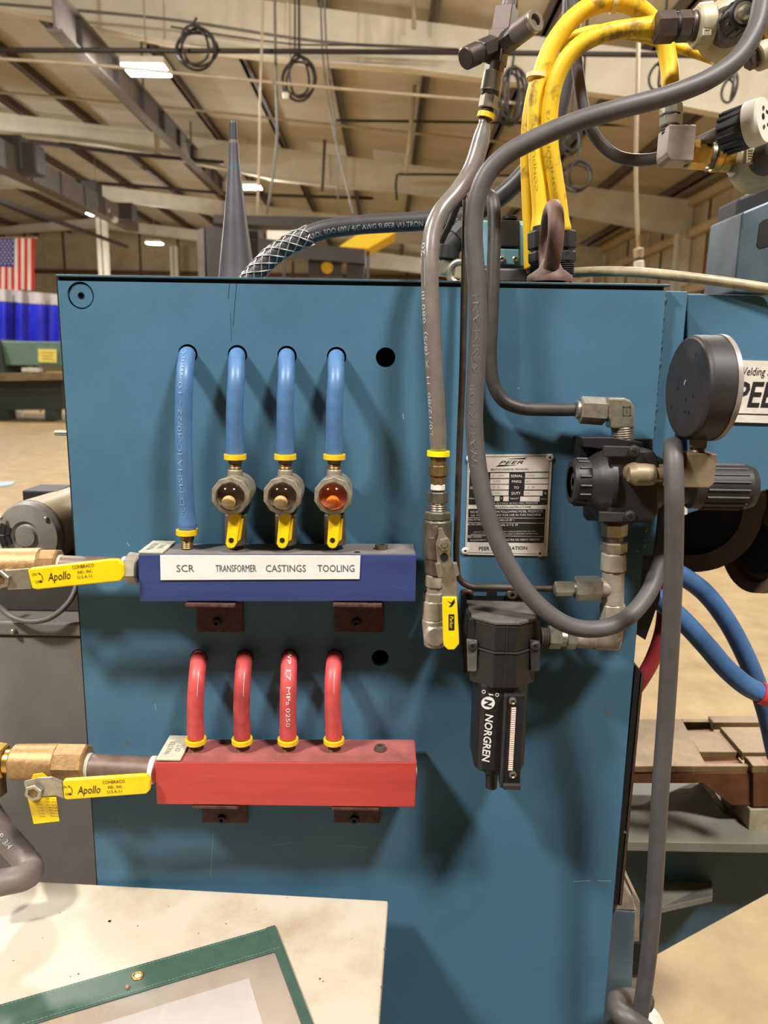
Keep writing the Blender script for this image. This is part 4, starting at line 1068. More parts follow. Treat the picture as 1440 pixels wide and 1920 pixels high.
# ------------------------------------------------------------------ T fitting above the smoky hose
YT = 0.0
t = thing('hose_cross_fitting', 'dark metal cross fitting with quick couplings at the top', 'fitting', P(912, 212, YT))
chain(t, P(912, 214, YT), P(929, 116, YT), [('hose_barb', 0, .12, .008, .008, 16, M_BLACK), ('steel_nut', .10, .36, .0115, .0115, 6, M_STEEL), ('dark_band', .34, .44, .011, .0115, 18, M_FRAMEDK), ('coupling_sleeve', .42, .80, .0125, .0125, 22, M_STEEL), ('coupling_nut', .78, 1.0, .0120, .0120, 6, M_STEELDK)])
dk = mat('fitting_dark', (98, 84, 78), .45, .4, noise=.15, scale=60); dk2 = mat('fitting_darker', (70, 62, 58), .45, .4, noise=.15, scale=60)
a = P(929, 122, YT); b = P(938, 60, YT); R3 = Matrix((((b - a).normalized().cross(Vector((0, -1, 0)))).normalized(), Vector((0, -1, 0)), (b - a).normalized())).transposed()
R3 = R3 @ Matrix.Rotation(math.radians(28), 3, 'Z')
MB().box((a + b) / 2, (.021, .021, (b - a).length), R3).build('lower_block', dk, t, .001)
a2 = P(940, 66, YT); b2 = P(953, 16, YT)
MB().box((a2 + b2) / 2, (.023, .023, (b2 - a2).length), R3).build('upper_block', dk, t, .001)
MB().cyl(P(951, 22, YT), P(964, -40, YT), .008, n=18).build('riser_tube', M_GREYSTEEL, t)
chain(t, P(938, 80, YT), P(872, 110, YT - .03), [('branch_nut', .18, .58, .0125, .0125, 6, dk2), ('branch_groove', .56, .66, .0105, .0105, 20, M_BLACK), ('branch_cap', .64, 1, .0125, .0125, 22, dk2)])
q0 = P(938, 88, YT); q1 = P(1004, 38, YT - .05)
chain(t, q0, q1, [('open_branch_nut', .08, .48, .0125, .0125, 6, dk2), ('open_branch_sleeve', .46, .94, .0125, .0125, 22, mat('fitting_grey', (122, 112, 104), .45, .4, noise=.12, scale=60))])
dd = (q1 - q0).normalized()
MB().lathe(q0 + (q1 - q0) * .93, dd, [(0, .0125), (.004, .0125), (.005, .0118), (.005, .007), (-.006, .007), (-.006, 0)], 24).build('open_mouth', M_STEEL, t)
MB().lathe(q0 + (q1 - q0) * .93 + dd * .0005, dd, [(-.004, 0), (-.004, .0071), (.004, .0071)], 24).build('bore', M_BLACK, t)

# ------------------------------------------------------------------ bent tubes and the big grey cable
hose('thin_tube', 'thin rusty brown tube running straight down beside the smoky hose', [(828, 452, .10), (846, 415, .06), (858, 384, .03), (867, 364, .012), (873, 376, -.006), (872, 440, -.014), (870, 560, -.018), (867, 700, -.02), (862, 830, -.02), (858, 960, -.02), (856, 1050, -.02), (861, 1085, -.02), (880, 1099, -.022), (930, 1101, -.025), (1000, 1103, -.03), (1042, 1104, -.034)], 6.3, M_RUSTTUBE, 'tube', n=12, at=8)
hose('bent_tube', 'thick dark bent tube ending at the upper elbow nut', [(880, 400, .10), (896, 376, .06), (912, 366, .03), (924, 378, .004), (927, 420, -.004), (925, 500, -.012), (922, 600, -.018), (920, 680, -.02), (927, 725, -.021), (945, 752, -.022), (975, 765, -.024), (1030, 768, -.028), (1092, 768, -.034)], 12.5, M_DARKH, 'tube', at=6)
big = [(1446, -60, -.02), (1430, 0, -.02), (1418, 52, -.03), (1384, 108, -.04), (1330, 148, -.05), (1250, 180, -.055), (1150, 207, -.06), (1070, 232, -.06), (1000, 262, -.06), (950, 290, -.06), (914, 326, -.06), (894, 375, -.06), (888, 430, -.06), (893, 520, -.062), (897, 610, -.064), (893, 700, -.066), (889, 790, -.07), (897, 880, -.076), (918, 975, -.082), (952, 1055, -.088), (1000, 1124, -.092), (1056, 1168, -.094), (1110, 1180, -.09), (1166, 1165, -.08), (1212, 1118, -.06), (1238, 1050, -.034), (1250, 960, -.018), (1257, 880, -.020), (1260, 846, -.048), (1261, 836, -.085), (1262, 848, -.128), (1264, 920, -.145), (1263, 1050, -.138), (1257, 1200, -.124), (1248, 1350, -.11), (1237, 1500, -.108), (1225, 1700, -.104), (1215, 1800, -.10), (1203, 1888, -.095), (1190, 1975, -.09)]
t, W, r, b = hose('power_cable', 'long thick grey cable sweeping across the cabinet and looping down to the floor', big, 17, M_GREYH, 'cable', at=15)
l = MB(); write_on_tube(l, 'WATER/OIL RESISTANT', W, r, .335, .245, .008, ang=.25); l.build('embossed_print', mat('cable_emboss', (98, 96, 97), .5, noise=0), b)['kind'] = 'stuff'
t, W, r, b = hose('floor_cable_loop', 'loop of grey cable at the bottom right over a white disc', [(1242, 1985, -.085), (1222, 1945, -.11), (1190, 1918, -.125), (1162, 1900, -.115), (1156, 1880, -.085), (1168, 1872, -.06), (1190, 1872, -.05), (1214, 1880, -.045)], 19, mat('dark_grey_cable', (82, 76, 74), .5, noise=.15, scale=40), 'cable', at=3)
t = thing('white_disc', 'white round disc behind the bottom cable loop', 'disc', P(1210, 1960, .0))
c = P(1204, 1925, -.02)
MB().lathe(c, (0, -.6, 1), [(-.012, 0), (-.012, .032), (-.004, .037), (.003, .034), (.006, .022), (.0065, 0)], 36).build('dome', M_WHITEP, t)
MB().cyl(c - Vector((0, 0, .012)), Vector((c.x, c.y + .01, .45)), .01, n=12).build('stem', M_STEELDK, t)

# ------------------------------------------------------------------ yellow hoses and what they plug into
GY = 'yellow hoses above the cabinet'
YY = .10
t, W, r, b = hose('yellow_hose', 'outer scuffed yellow hose arching highest over the cabinet', [(1016, 436, YY), (1013, 380, YY), (1007, 300, YY), (1005, 220, YY), (1012, 150, YY), (1040, 78, YY), (1090, 22, YY), (1150, 2, YY), (1205, 22, YY + .02), (1240, 66, YY + .03), (1254, 120, YY + .03), (1258, 190, YY + .02), (1258, 214, YY + .02)], 16.5, M_YELH, 'hose', GY, at=3, ends=[(0.0, .35, .03)])
l = MB(); write_on_tube(l, 'CONDUIT 1/2', W, r, .10, .26, .004, ang=.3); l.build('lettering', mat('hose_ink', (186, 148, 28), .6, noise=0), b)['kind'] = 'stuff'
def cable_tie(root, c, axis, r):
    return ring_band(root, c, axis, r, .006, mat('tie_white', (222, 204, 150), .5, noise=.05), 'cable_tie')
cable_tie(t, P(1007, 140 + 4, YY), (P(1012, 120, YY) - P(1006, 170, YY)), r * 1.22)
cable_tie(t, P(1150, 4, YY), (1, 0, .05), r * 1.15)
t, W, r, b = hose('yellow_hose', 'inner yellow hose arching into the black hex connector', [(1052, 436, YY - .01), (1049, 390, YY - .01), (1040, 330, YY - .01), (1031, 265, YY - .012), (1032, 200, YY - .015), (1046, 140, YY - .02), (1078, 92, YY - .024), (1128, 64, YY - .026), (1180, 54, YY - .026), (1234, 52, YY - .026)], 15.5, M_YELH, 'hose', GY, at=3, ends=[(0.0, .3, .04), (1.0, .28, .07)])
l = MB(); write_on_tube(l, 'CONDUIT  1/2', W, r, .12, .45, .004, ang=.2); l.build('lettering', MATS['hose_ink'], b)['kind'] = 'stuff'
hose('yellow_hose', 'thin yellow hose at the left of the three, running behind the arch', [(992, 520, YY + .026), (990, 440, YY + .026), (987, 360, YY + .026), (985, 290, YY + .026), (990, 210, YY + .026), (1008, 140, YY + .03), (1045, 88, YY + .03), (1110, 58, YY + .04), (1190, 66, YY + .05), (1270, 88, YY + .05), (1342, 112, YY + .05)], 9.5, M_YELH, 'hose', GY, at=3, n=12)
for x, lb in ((1017, 'black hex connector under the outer yellow hose'), (1052, 'black hex connector under the inner yellow hose')):
    t = thing('conduit_connector', lb, 'connector', P(x, 520, YY))
    chain(t, P(x, 424, YY - .004), P(x + 1, 520, YY - .004), [('collar', 0, .12, .0145, .0145, 20, M_BLKDUST), ('hex_nut', .10, .46, .0205, .0205, 6, M_BLKDUST), ('groove', .44, .52, .0165, .0165, 20, M_BLACK), ('lower_hex', .50, .72, .0200, .0200, 6, M_BLKDUST), ('thread', .70, 1.0, .0180, .0180, 'thread', M_BLKDUST)])
t = thing('eye_bolt', 'rusty brown lifting eye bolt on the cabinet top', 'eye bolt', P(1030, 520, .04))
c = P(1033, 448, .04); em = mat('eye_rust', (112, 84, 72), .6, .1, noise=.2, scale=60)
MB().torus(c, (1, -.05, 0), .0385, .0105, 40, 16).build('ring', em, t)
MB().lathe(P(1030, 530, .04), (0, 0, 1), [(0, .030), (.008, .030), (.018, .016), (.030, .0105)], 28, False).build('shoulder', em, t)
# mounting block and solenoid
t = thing('solenoid_valve', 'light teal solenoid valve with a black coil behind the bent tube', 'valve', P(925, 520, .16))
YS = .16
M_LT = mat('light_teal', (112, 160, 172), .45, noise=.1, scale=40)
pan('body', [(902, 412), (986, 414), (988, 502), (904, 502)], YS, .07, M_LT, t, .003)
pan('coil', [(935, 411), (975, 413), (975, 463), (936, 462)], YS - .014, .03, M_BLKDUST, t, .002)
MB().lathe(P(955, 412, YS), (0, 0, 1), [(0, .012), (.004, .012), (.005, .010), (.005, 0)], 20).build('coil_knob', M_BLKPL, t)
fc = pan('face_plate', [(934, 466), (974, 467), (974, 497), (934, 496)], YS - .014, .02, M_LT, t, .002)
for px in (941, 966):
    MB().lathe(P(px, 486, YS - .014), (0, -1, 0), [(-.002, .0045), (.002, .0045), (.003, .003), (.001, .002), (.001, 0)], 14).build('face_screw', M_STEEL, fc)
pan('side_cover', [(974, 418), (990, 420), (992, 500), (974, 500)], YS - .004, .06, M_LT, t, .002)
tb = pan('base', [(880, 502), (1068, 504), (1068, 530), (880, 530)], YS - .06, .16, M_FRAMEDK, t, .003)
MB().lathe(P(992, 508, YS - .06), (0, -1, 0), [(0, .0055), (.003, .005), (.004, .003), (.002, .002), (.002, 0)], 14).build('base_screw', M_STEEL, tb)
t = thing('muffler_elbow', 'dark pipe elbow and coupling behind the smoky hose', 'elbow', P(850, 520, .2))
chain(t, P(878, 430, .2), P(838, 470, .2), [('hex_nut', 0, .5, .020, .020, 6, M_BLKDUST), ('collar', .45, 1, .016, .016, 18, M_BLACK)])
chain(t, P(844, 460, .2), P(836, 516, .2), [('dark_drop', 0, .5, .0165, .0165, 18, M_BLACK), ('steel_nut', .5, 1, .013, .013, 6, M_STEEL)])
MB().torus(P(862, 512, .18), (.25, 1, 0), .016, .0055, 28, 10).build('steel_ring', M_STEEL, t)

# ------------------------------------------------------------------ hanging valves at the top right
M_CAST = mat('cast_zinc', (176, 166, 138), .5, .2, noise=.14, scale=60, bump=.08, bscale=300)
M_DKHEX = mat('dark_hex', (84, 74, 68), .45, .4, noise=.15, scale=60)
YU = .06
t = thing('shutoff_valve', 'cast metal shutoff valve with black knob at the top right', 'valve', P(1340, 105, YU))
chain(t, P(1228, 52, YU), P(1312, 48, YU), [('hex_nut', .0, .44, .0185, .0185, 6, M_DKHEX), ('groove', .42, .50, .0165, .0165, 20, M_BLACK), ('second_nut', .48, .78, .0180, .0180, 6, M_DKHEX), ('collar', .76, 1, .0175, .0175, 20, M_DKHEX)])
chain(t, P(1302, 50, YU), P(1392, 44, YU), [('body_neck', 0, .35, .0255, .0265, 10, M_CAST)])
MB().lathe(P(1358, 58, YU + .03), (.25, -1, .18), [(-.02, 0), (-.02, .030), (.0, .036), (.022, .034), (.034, .028), (.036, .02)], 32, False).build('body', M_CAST, t)
k0 = P(1362, 52, YU - .004); k1 = P(1398, 22, YU - .065)
chain(t, k0, k1, [('bonnet', 0, .42, .024, .019, 26, M_DKHEX), ('knob', .36, .92, .0178, .0172, 14, M_BLKPL)])
kd = (k1 - k0).normalized()
for j in range(10):
    u, w = perp(kd); a_ = 2 * math.pi * j / 10
    q = k0 + (k1 - k0) * .62 + (u * math.cos(a_) + w * math.sin(a_)) * .0172
    MB().cyl(q - kd * .012, q + kd * .016, .0026, n=8).build('knob_rib', M_BLKPL, t)
MB().lathe(k0 + (k1 - k0) * .92, kd, [(0, .012), (.002, .012), (.002, .0085), (.005, .008), (.009, .005), (.0095, 0)], 20, ).build('knob_screw', M_STEEL, t)
def cast_mark(parent, cx, cy, Y, kx):
    k = mpp(cx, cy, Y)
    o = MB().prism([P(cx + a, cy + b, Y) for a, b in ((-9 * kx, -18 * kx), (8 * kx, -18 * kx), (8 * kx, 15 * kx), (-10 * kx, 15 * kx))], (0, .012, 0)).build('raised_pad', M_CAST, parent, .001)
    l = MB()
    for j in range(4):
        l.prism([P(cx + a * kx, cy + (b - 13 + j * 5.5) * kx, Y - .0008) for a, b in ((-5, -1), (5, -1), (5, 1), (-5, 1))], (0, .0008, 0))
    write(l, 'S', P(cx - 1, cy + 9 * kx, Y - .0006), (0, 0, -1), (1, 0, 0), 7 * kx * k, 9 * kx * k)
    l.build('cast_marks', mat('cast_shadow_paint', (132, 120, 96), .5, .2, noise=0), o)['kind'] = 'stuff'
cast_mark(t, 1327, 52, YU - .022, 1.0)
chain(t, P(1336, 108, YU + .05), P(1372, 98, YU + .05), [('lower_port', 0, .3, .010, .010, 18, M_BRASS), ('lower_nut', .25, 1, .0125, .0125, 6, M_DKHEX)])
t = thing('brass_union', 'brass union at the right edge behind the big grey cable', 'fitting', P(1430, 110, YU + .03))
chain(t, P(1418, 48, YU + .03), P(1470, 44, YU + .03), [('brass_body', 0, 1, .034, .034, 8, M_BRASS)])
chain(t, P(1400, 116, YU + .02), P(1460, 88, YU + .02), [('lower_nut', 0, .3, .012, .012, 6, M_DKHEX), ('lower_port', .28, 1, .018, .020, 18, M_CAST)])
# elbow block under the outer yellow hose
t = thing('elbow_block', 'square grey metal elbow block with brass fittings to its right', 'elbow', P(1262, 305, YU))
chain(t, P(1258, 190, YU + .03), P(1258, 250, YU + .03), [('barb', 0, .25, .012, .012, 18, M_STEEL), ('upper_nut', .08, .42, .0148, .0148, 6, M_STEEL), ('groove', .40, .48, .0125, .0125, 18, M_BLACK), ('lower_nut', .46, .76, .0148, .0148, 6, M_STEEL), ('thread', .74, 1, .0125, .0125, 'thread', M_DKHEX)])
q = P(1262, 276, YU + .03)
MB().prism([q + Vector((a * .001, -.022, c_ * .001)) for a, c_ in ((-15, 22), (21, 22), (21, -22), (-8, -22), (-13, -18), (-15, -12))], (0, .042, 0)).build('block', mat('block_metal', (150, 134, 122), .45, .3, noise=.15, scale=50), t, .001)
q0 = P(1282, 288, YU + .03); q1 = P(1384, 297, YU + .03)
chain(t, q0, q1, [('neck', 0, .14, .014, .014, 18, M_DKHEX), ('brass_nut', .10, .46, .0185, .0185, 6, M_BRASS), ('steel_collar', .44, .56, .0165, .0165, 18, M_STEELDK), ('brass_ring', .54, .68, .0205, .0195, 24, M_BRASS), ('brass_sleeve', .66, .90, .0185, .0185, 24, M_BRASS), ('black_gasket', .88, 1.02, .0180, .0215, 24, M_BLACK)])
for px, py in ((1286, 313), (1325, 317)):
    MB().sphere(P(px, py, YU + .02), .0035, 10, 6).build('set_screw', M_STEEL, t)
t = thing('shutoff_valve', 'cast metal valve body at the right edge under the cord connector', 'valve', P(1420, 345, YU))
chain(t, P(1376, 298, YU + .02), P(1420, 300, YU + .02), [('neck', 0, 1, .026, .030, 10, M_CAST)])
MB().lathe(P(1432, 304, YU + .03), (.1, -1, .1), [(-.03, 0), (-.03, .033), (0, .036), (.022, .034), (.034, .026), (.036, .02)], 32, False).build('body', M_CAST, t)
MB().lathe(P(1440, 293, YU - .01), (.1, -1, .1), [(-.01, .022), (.02, .019), (.024, .014), (.025, 0)], 24, False).build('bonnet', M_DKHEX, t)
cast_mark(t, 1408, 293, YU - .012, .9)
# cord connector
t = thing('cord_outlet', 'black and white cord outlet connector at the right edge', 'plug', P(1400, 280, .02))
d = Vector((.66, -.72, .14)).normalized()
q = P(1408, 234, .0)
MB().lathe(q - d * .036, d, [(0, 0), (0, .016), (.002, .0225), (.034, .0255), (.034, 0)], 28).build('black_boot', M_BLKPL, t)
for j in range(14):
    u, w = perp(d); a_ = 2 * math.pi * j / 14
    p_ = q - d * .018 + (u * math.cos(a_) + w * math.sin(a_)) * .0245
    MB().cyl(p_ - d * .014, p_ + d * .014, .0018, n=6).build('boot_rib', M_BLKPL, t)
wf = MB().lathe(q - d * .002, d, [(0, 0), (0, .0270), (.016, .0270), (.019, .0260), (.0195, 0)], 32).build('white_face', M_WHITEP, t)
u, w = perp(d); u = -u if u.x < 0 else u
fcn = q + d * .0178
ver = (Vector((0, 0, 1)) - d * d.z).normalized(); hor = ver.cross(d) * -1
hor = hor if hor.x > 0 else -hor
for a_, b_, sx, sz in ((.007, .010, .011, .0030), (.009, -.005, .011, .0030)):
    Rm = Matrix((hor, ver, d)).transposed()
    MB().box(fcn + hor * a_ + ver * b_, (sx, sz, .0006), Rm).build('blade_slot', M_INK, wf)
MB().lathe(fcn - hor * .008 + ver * .002, d, [(0, .0036), (.0004, .0036), (.0004, 0)], 16).build('ground_hole', M_INK, wf)
for b_ in (.012, -.010):
    MB().lathe(fcn - hor * .007 + ver * b_, d, [(0, .0025), (.0006, .0025), (.0006, .0016), (0, .0015), (0, 0)], 14).build('face_screw', M_OLDBRASS, wf)
hose('outlet_cord', 'grey cord from the outlet sweeping left behind the yellow hoses', [(1352, 248, .035), (1318, 264, .10), (1288, 279, .135), (1262, 288, .146), (1210, 300, .15), (1160, 294, .16), (1122, 264, .165), (1098, 215, .165), (1084, 140, .165), (1076, 60, .165), (1070, -30, .165)], 11, M_GREYH, 'cord', n=12, at=3)

# ------------------------------------------------------------------ thick black cable with wire grip, grey cone
YC = .30
pts = [(452, 545, YC), (476, 516, YC), (508, 482, YC), (548, 456, YC), (600, 433, YC), (660, 423, YC), (730, 418, YC), (800, 414, YC), (864, 408, YC), (916, 384, YC - .01), (965, 345, YC - .02), (1010, 290, YC - .03), (1045, 210, YC - .03), (1062, 120, YC - .03), (1072, 30, YC - .03), (1076, -50, YC - .03)]
t, W, r, b = hose('black_power_cable', 'thick black printed cable rising from a wire mesh grip', pts, 17.5, mat('black_cable', (62, 60, 62), .42, noise=.12, scale=40), 'cable', at=6)
l = MB(); write_on_tube(l, 'CAROL SOO 600V 4/C AWG SUPER VU-TRON  P-123456 MSHA', W, r, .17, .50, .0085, ang=-.25); l.build('lettering', M_GREYTXT, b)['kind'] = 'stuff'
gp = spline(W[:5], .004)
gl = [0.0]
for a_, b_ in zip(gp, gp[1:]): gl.append(gl[-1] + (b_ - a_).length)
end = [i for i, L_ in enumerate(gl) if L_ < gl[-1] * .93][-1]
grip = MB()
for sgn in (1, -1):
    for k in range(6):
        path = []
        for i in range(0, end, 2):
            tg = (gp[min(i + 1, len(gp) - 1)] - gp[max(i - 1, 0)]).normalized()
            u = (Vector((0, 1, 0)) - tg * tg.y).normalized(); w = tg.cross(u)
            ph = sgn * gl[i] / r * .85 + 2 * math.pi * k / 6
            path.append(gp[i] + (u * math.cos(ph) + w * math.sin(ph)) * (r * 1.04 + (.0006 if sgn > 0 else 0)))
        grip.tube(path, .0011, 5, raw=True)
g = grip.build('wire_grip', mat('galvanised_wire', (186, 180, 172), .35, .6, noise=.1), t); g['kind'] = 'stuff'; g['label'] = 'silver wire mesh grip'
YK = .42
t = thing('grey_cone', 'tall dark grey tapered cone rising behind the cabinet top', 'cone', P(445, 540, YK))
M_CONE = mat('cone_grey', (82, 80, 84), .38, noise=.14, scale=14, spec=.5)
zb = P(445, 545, YK); ztp = P(437, 228, YK); L_ = (ztp - zb).length; s = mpp(440, 400, YK)
prof = [(545, 39), (510, 33.5), (470, 29), (430, 24), (390, 19.5), (350, 15.5), (325, 13), (316, 12)]
MB().lathe(zb, ztp - zb, [((545 - y) / 317 * L_, rr * s) for y, rr in prof] + [((545 - 310) / 317 * L_, 11 * s), ((545 - 268) / 317 * L_, 9.4 * s)], 28, False).build('cone_shell', M_CONE, t)
MB().lathe(zb, ztp - zb, [((545 - y) / 317 * L_, rr * s) for y, rr in ((318, 12.2), (306, 11.2))], 28).build('collar', mat('cone_collar', (74, 92, 96), .4, noise=.1), t)
MB().lathe(zb, ztp - zb, [((545 - y) / 317 * L_, rr * s) for y, rr in ((270, 8.2), (232, 7.6), (228, 7.0), (228, 0))], 24).build('tip', mat('cone_tip', (70, 70, 74), .4, noise=.1), t)
MB().lathe(zb, ztp - zb, [((545 - y) / 317 * L_, rr * s) for y, rr in ((270, 9.0), (262, 8.6))], 24).build('tip_band', M_GREYSTEEL, t)

# beige conduit on the arm, grey head block at the right
hose('beige_conduit', 'beige conduit lying along the top of the arm', [(1060, 512, .12), (1130, 509, .10), (1200, 511, .08), (1280, 519, .06), (1360, 529, .05), (1440, 541, .045), (1520, 556, .04)], 9.5, mat('beige_conduit', (176, 160, 128), .45, .1, noise=.25, scale=30), 'conduit', at=3)
t = thing('weld_head_block', 'grey teal machine head block above the arm at the right edge', 'machine head', P(1440, 555, .3))
MB().prism([P(x, y, .25) for x, y in ((1392, 398), (1470, 366), (1540, 360), (1540, 556), (1376, 548))], (0, .12, 0)).build('block', mat('head_grey', (88, 102, 110), .45, .2, noise=.15, scale=30), t, .003)
MB().prism([P(x, y, .249) for x, y in ((1424, 420), (1432, 412), (1500, 396), (1500, 440), (1440, 462), (1424, 466), (1419, 460))], (0, .03, 0)).build('pocket', M_BLACK, t)
MB().prism([P(x, y, .36) for x, y in ((1384, 372), (1416, 360), (1440, 345), (1500, 340), (1500, 540), (1380, 520), (1374, 470), (1378, 420))], (0, .08, 0)).build('rear_cover', M_BLACK, t, .004)
MB().sphere(P(1370, 506, .36), .010, 14, 8).build('grease_knob', M_BLACK, t)

# ------------------------------------------------------------------ data plate
YD = -.0018
t = thing('data_plate', 'printed metal data plate riveted to the cabinet behind the big cable', 'plate', P(950, 1042, YD))
a0, a1, a2, a3 = P(878, 853, YD), P(1036, 851, YD), P(1026, 1043, YD), P(872, 1040, YD)
MB().prism([a0, a1, a2, a3], (0, .0016, 0)).build('plate', M_PLATE, t, .0002)
def DP(u, v, lift=.0002):              # plate coordinates, zoomed-photo units (1000 wide)
    fu = (u - 240) / 1030.0; fv = (v - 75) / 1250.0
    p_ = a0.lerp(a1, fu).lerp(a3.lerp(a2, fu), fv)
    return p_ + Vector((0, -lift, 0))
WX = (a1 - a0).length / 1030; WZ = (a0 - a3).length / 1250
def dquad(mb, u0, v0, u1, v1, lift):
    mb.add([DP(u0, v1, lift), DP(u1, v1, lift), DP(u1, v0, lift), DP(u0, v0, lift)], [(0, 1, 2, 3)])
blk = MB()
dquad(blk, 262, 292, 1238, 690, .0002); dquad(blk, 262, 742, 1220, 1160, .0002)
for q in ((255, 98, 1235, 102), (255, 1296, 1215, 1300)): dquad(blk, *q, .0002)
dquad(blk, 248, 100, 252, 1296, .0002); dquad(blk, 1236, 150, 1240, 1250, .0002); dquad(blk, 262, 286, 1238, 292, .0002)
blk.add([DP(580, 222), DP(730, 200), DP(620, 200), DP(600, 210)], [(0, 1, 2, 3)]); blk.add([DP(580, 222), DP(860, 205), DP(620, 204)], [(0, 1, 2)])
blk.add([DP(690, 130), DP(900, 134), DP(960, 116)], [(0, 1, 2)]); blk.add([DP(900, 134), DP(935, 136), DP(960, 116)], [(0, 1, 2)])
blk.build('black_fields', M_INK, t)['kind'] = 'stuff'
wf = MB()
for v in (300, 372, 442, 514): dquad(wf, 520, v, 752, v + 60, .0003)
for v in (300, 372, 442): dquad(wf, 945, v, 1234, v + 60, .0003)
dquad(wf, 940, 516, 1172, 576, .0003); dquad(wf, 580, 585, 645, 645, .0003); dquad(wf, 690, 585, 756, 645, .0003); dquad(wf, 898, 588, 1140, 648, .0003)
for v in (850, 912, 1076): dquad(wf, 262, v, 1210, v + 5, .0003)
wf.build('blank_fields', M_PLATE, t)['kind'] = 'stuff'
dx, dz = (a1 - a0), (a0 - a3)
lw = MB(); lb = MB()
def dt(mb, s, u, v, w, h, lift=.0004, **kw):
    write(mb, s, DP(u, v, 0), dx, dz, w * WX, h * WZ, lift=lift, **kw)
for s, v, w in (('SERIAL', 336, 148), ('FREQ', 406, 118), ('TO', 478, 62), ('DUTY', 548, 110)): dt(lw, s, 845, v, w, 34, bold=.01)
for s, v, w in (('MODEL', 336, 150), ('VOLTS', 406, 140), ('SEC VOLTS', 478, 220), ('KVA', 548, 100)): dt(lw, s, 385, v, w, 32)
dt(lw, '%', 1205, 548, 30, 28); dt(lw, 'MAX WELDING', 420, 610, 300, 20); dt(lw, 'X', 668, 610, 18, 20); dt(lw, 'THROAT', 825, 612, 110, 20); dt(lw, 'INCHES', 1188, 618, 70, 18)
dt(lw, 'WATER TEMP 75 F MAX 30 P.S.I. MIN. PRESSURE', 750, 672, 740, 20)
dt(lw, 'WE RECOMMEND THE FOLLOWING MOBIL PRODUCTS', 735, 774, 900, 30); dt(lw, 'OR THE EQUIVALENT FOR USE IN THIS MACHINE', 730, 820, 870, 30)
dt(lw, 'OVEN FITTINGS', 350, 878, 190, 24); dt(lw, 'MOBILUX EP 1', 725, 880, 220, 24); dt(lw, 'AIR LINE LUBRICATOR', 380, 936, 270, 22); dt(lw, 'MOBIL D.T.E. 24', 755, 940, 260, 24)
dt(lw, 'ADJUST LUBRICATOR TO SUPPLY ONE (1) DROP OF OIL FOR', 720, 1026, 780, 18); dt(lw, 'APPROXIMATELY EVERY OPERATION, EVERY 2 STROKES OF MACHINE', 720, 1055, 840, 18)
dt(lw, 'MISC OILING', 350, 1096, 180, 24); dt(lw, 'REQUIREMENTS', 400, 1136, 200, 22); dt(lw, 'VACTRA OIL HEAVY MEDIUM', 940, 1122, 440, 28)
lw.build('white_lettering', M_PLATE, t)['kind'] = 'stuff'
dt(lb, 'BENTON HARBOR, MICHIGAN', 752, 255, 455, 26); dt(lb, 'LUBRICATION INSTRUCTIONS', 780, 718, 520, 26); dt(lb, 'PEER CORPORATION', 712, 1232, 600, 44, bold=.006)
dt(lb, 'PEER', 768, 170, 300, 40, shear=.4)
lb.build('black_lettering', M_INK, t)['kind'] = 'stuff'
hn = MB()
for s, u, v in (('X-150', 610, 330), ('230', 600, 400), ('3.5', 595, 472), ('100', 600, 545), ('1256', 1005, 330), ('60', 990, 402), ('15.8', 1010, 474), ('50', 980, 546)): dt(hn, s, u, v, 30 * len(s), 26)
hn.build('stamped_figures', mat('stamp_tan', (158, 144, 124), .5, noise=0), t)['kind'] = 'stuff'
for u, v in ((1240, 118), (240, 1276), (1178, 1290), (262, 118)):
    MB().lathe(DP(u, v, 0), (0, -1, 0), [(0, .0052), (.0008, .005), (.0016, .0032), (.0016, .0018), (.001, .0015), (.001, 0)], 18).build('rivet', M_PLATE, t)
    MB().lathe(DP(u, v, .0012), (0, -1, 0), [(0, .0016), (.0003, .0016), (.0003, 0)], 10).build('rivet_hole', M_INK, t)

# ------------------------------------------------------------------ elbow above the regulator
YE = -.038
t = thing('tube_elbow', 'zinc plated tube elbow with hex nut above the regulator', 'elbow', P(1165, 830, YE))
chain(t, P(1080, 768, YE), P(1146, 772, YE), [('sleeve', 0, .14, .0115, .0115, 20, M_STEEL), ('hex_nut', .10, .82, .0175, .0178, 6, M_STEEL), ('neck', .80, 1.0, .0125, .0125, 20, M_STEEL)])
el = MB().prism([P(x, y, YE - .014) for x, y in ((1140, 746), (1172, 746), (1183, 750), (1190, 762), (1190, 803), (1146, 804), (1146, 790), (1140, 784))], (0, .028, 0)).build('elbow_body', M_STEEL, t, .004, 3)
l = MB()
for q in (((1168, 762), (1183, 762), (1183, 764), (1168, 764)), ((1168, 778), (1183, 778), (1183, 780), (1168, 780)), ((1168, 762), (1170, 762), (1170, 780), (1168, 780)), ((1181, 762), (1183, 762), (1183, 780), (1181, 780)), ((1174, 767), (1177, 767), (1177, 776), (1174, 776))):
    l.prism([P(x, y, YE - .0144) for x, y in q], (0, .0006, 0))
l.build('cast_mark', M_STEELDK, el)['kind'] = 'stuff'
chain(t, P(1167, 800, YE), P(1168, 834, YE), [('thread', 0, 1, .0148, .0148, 'thread', M_STEEL)])

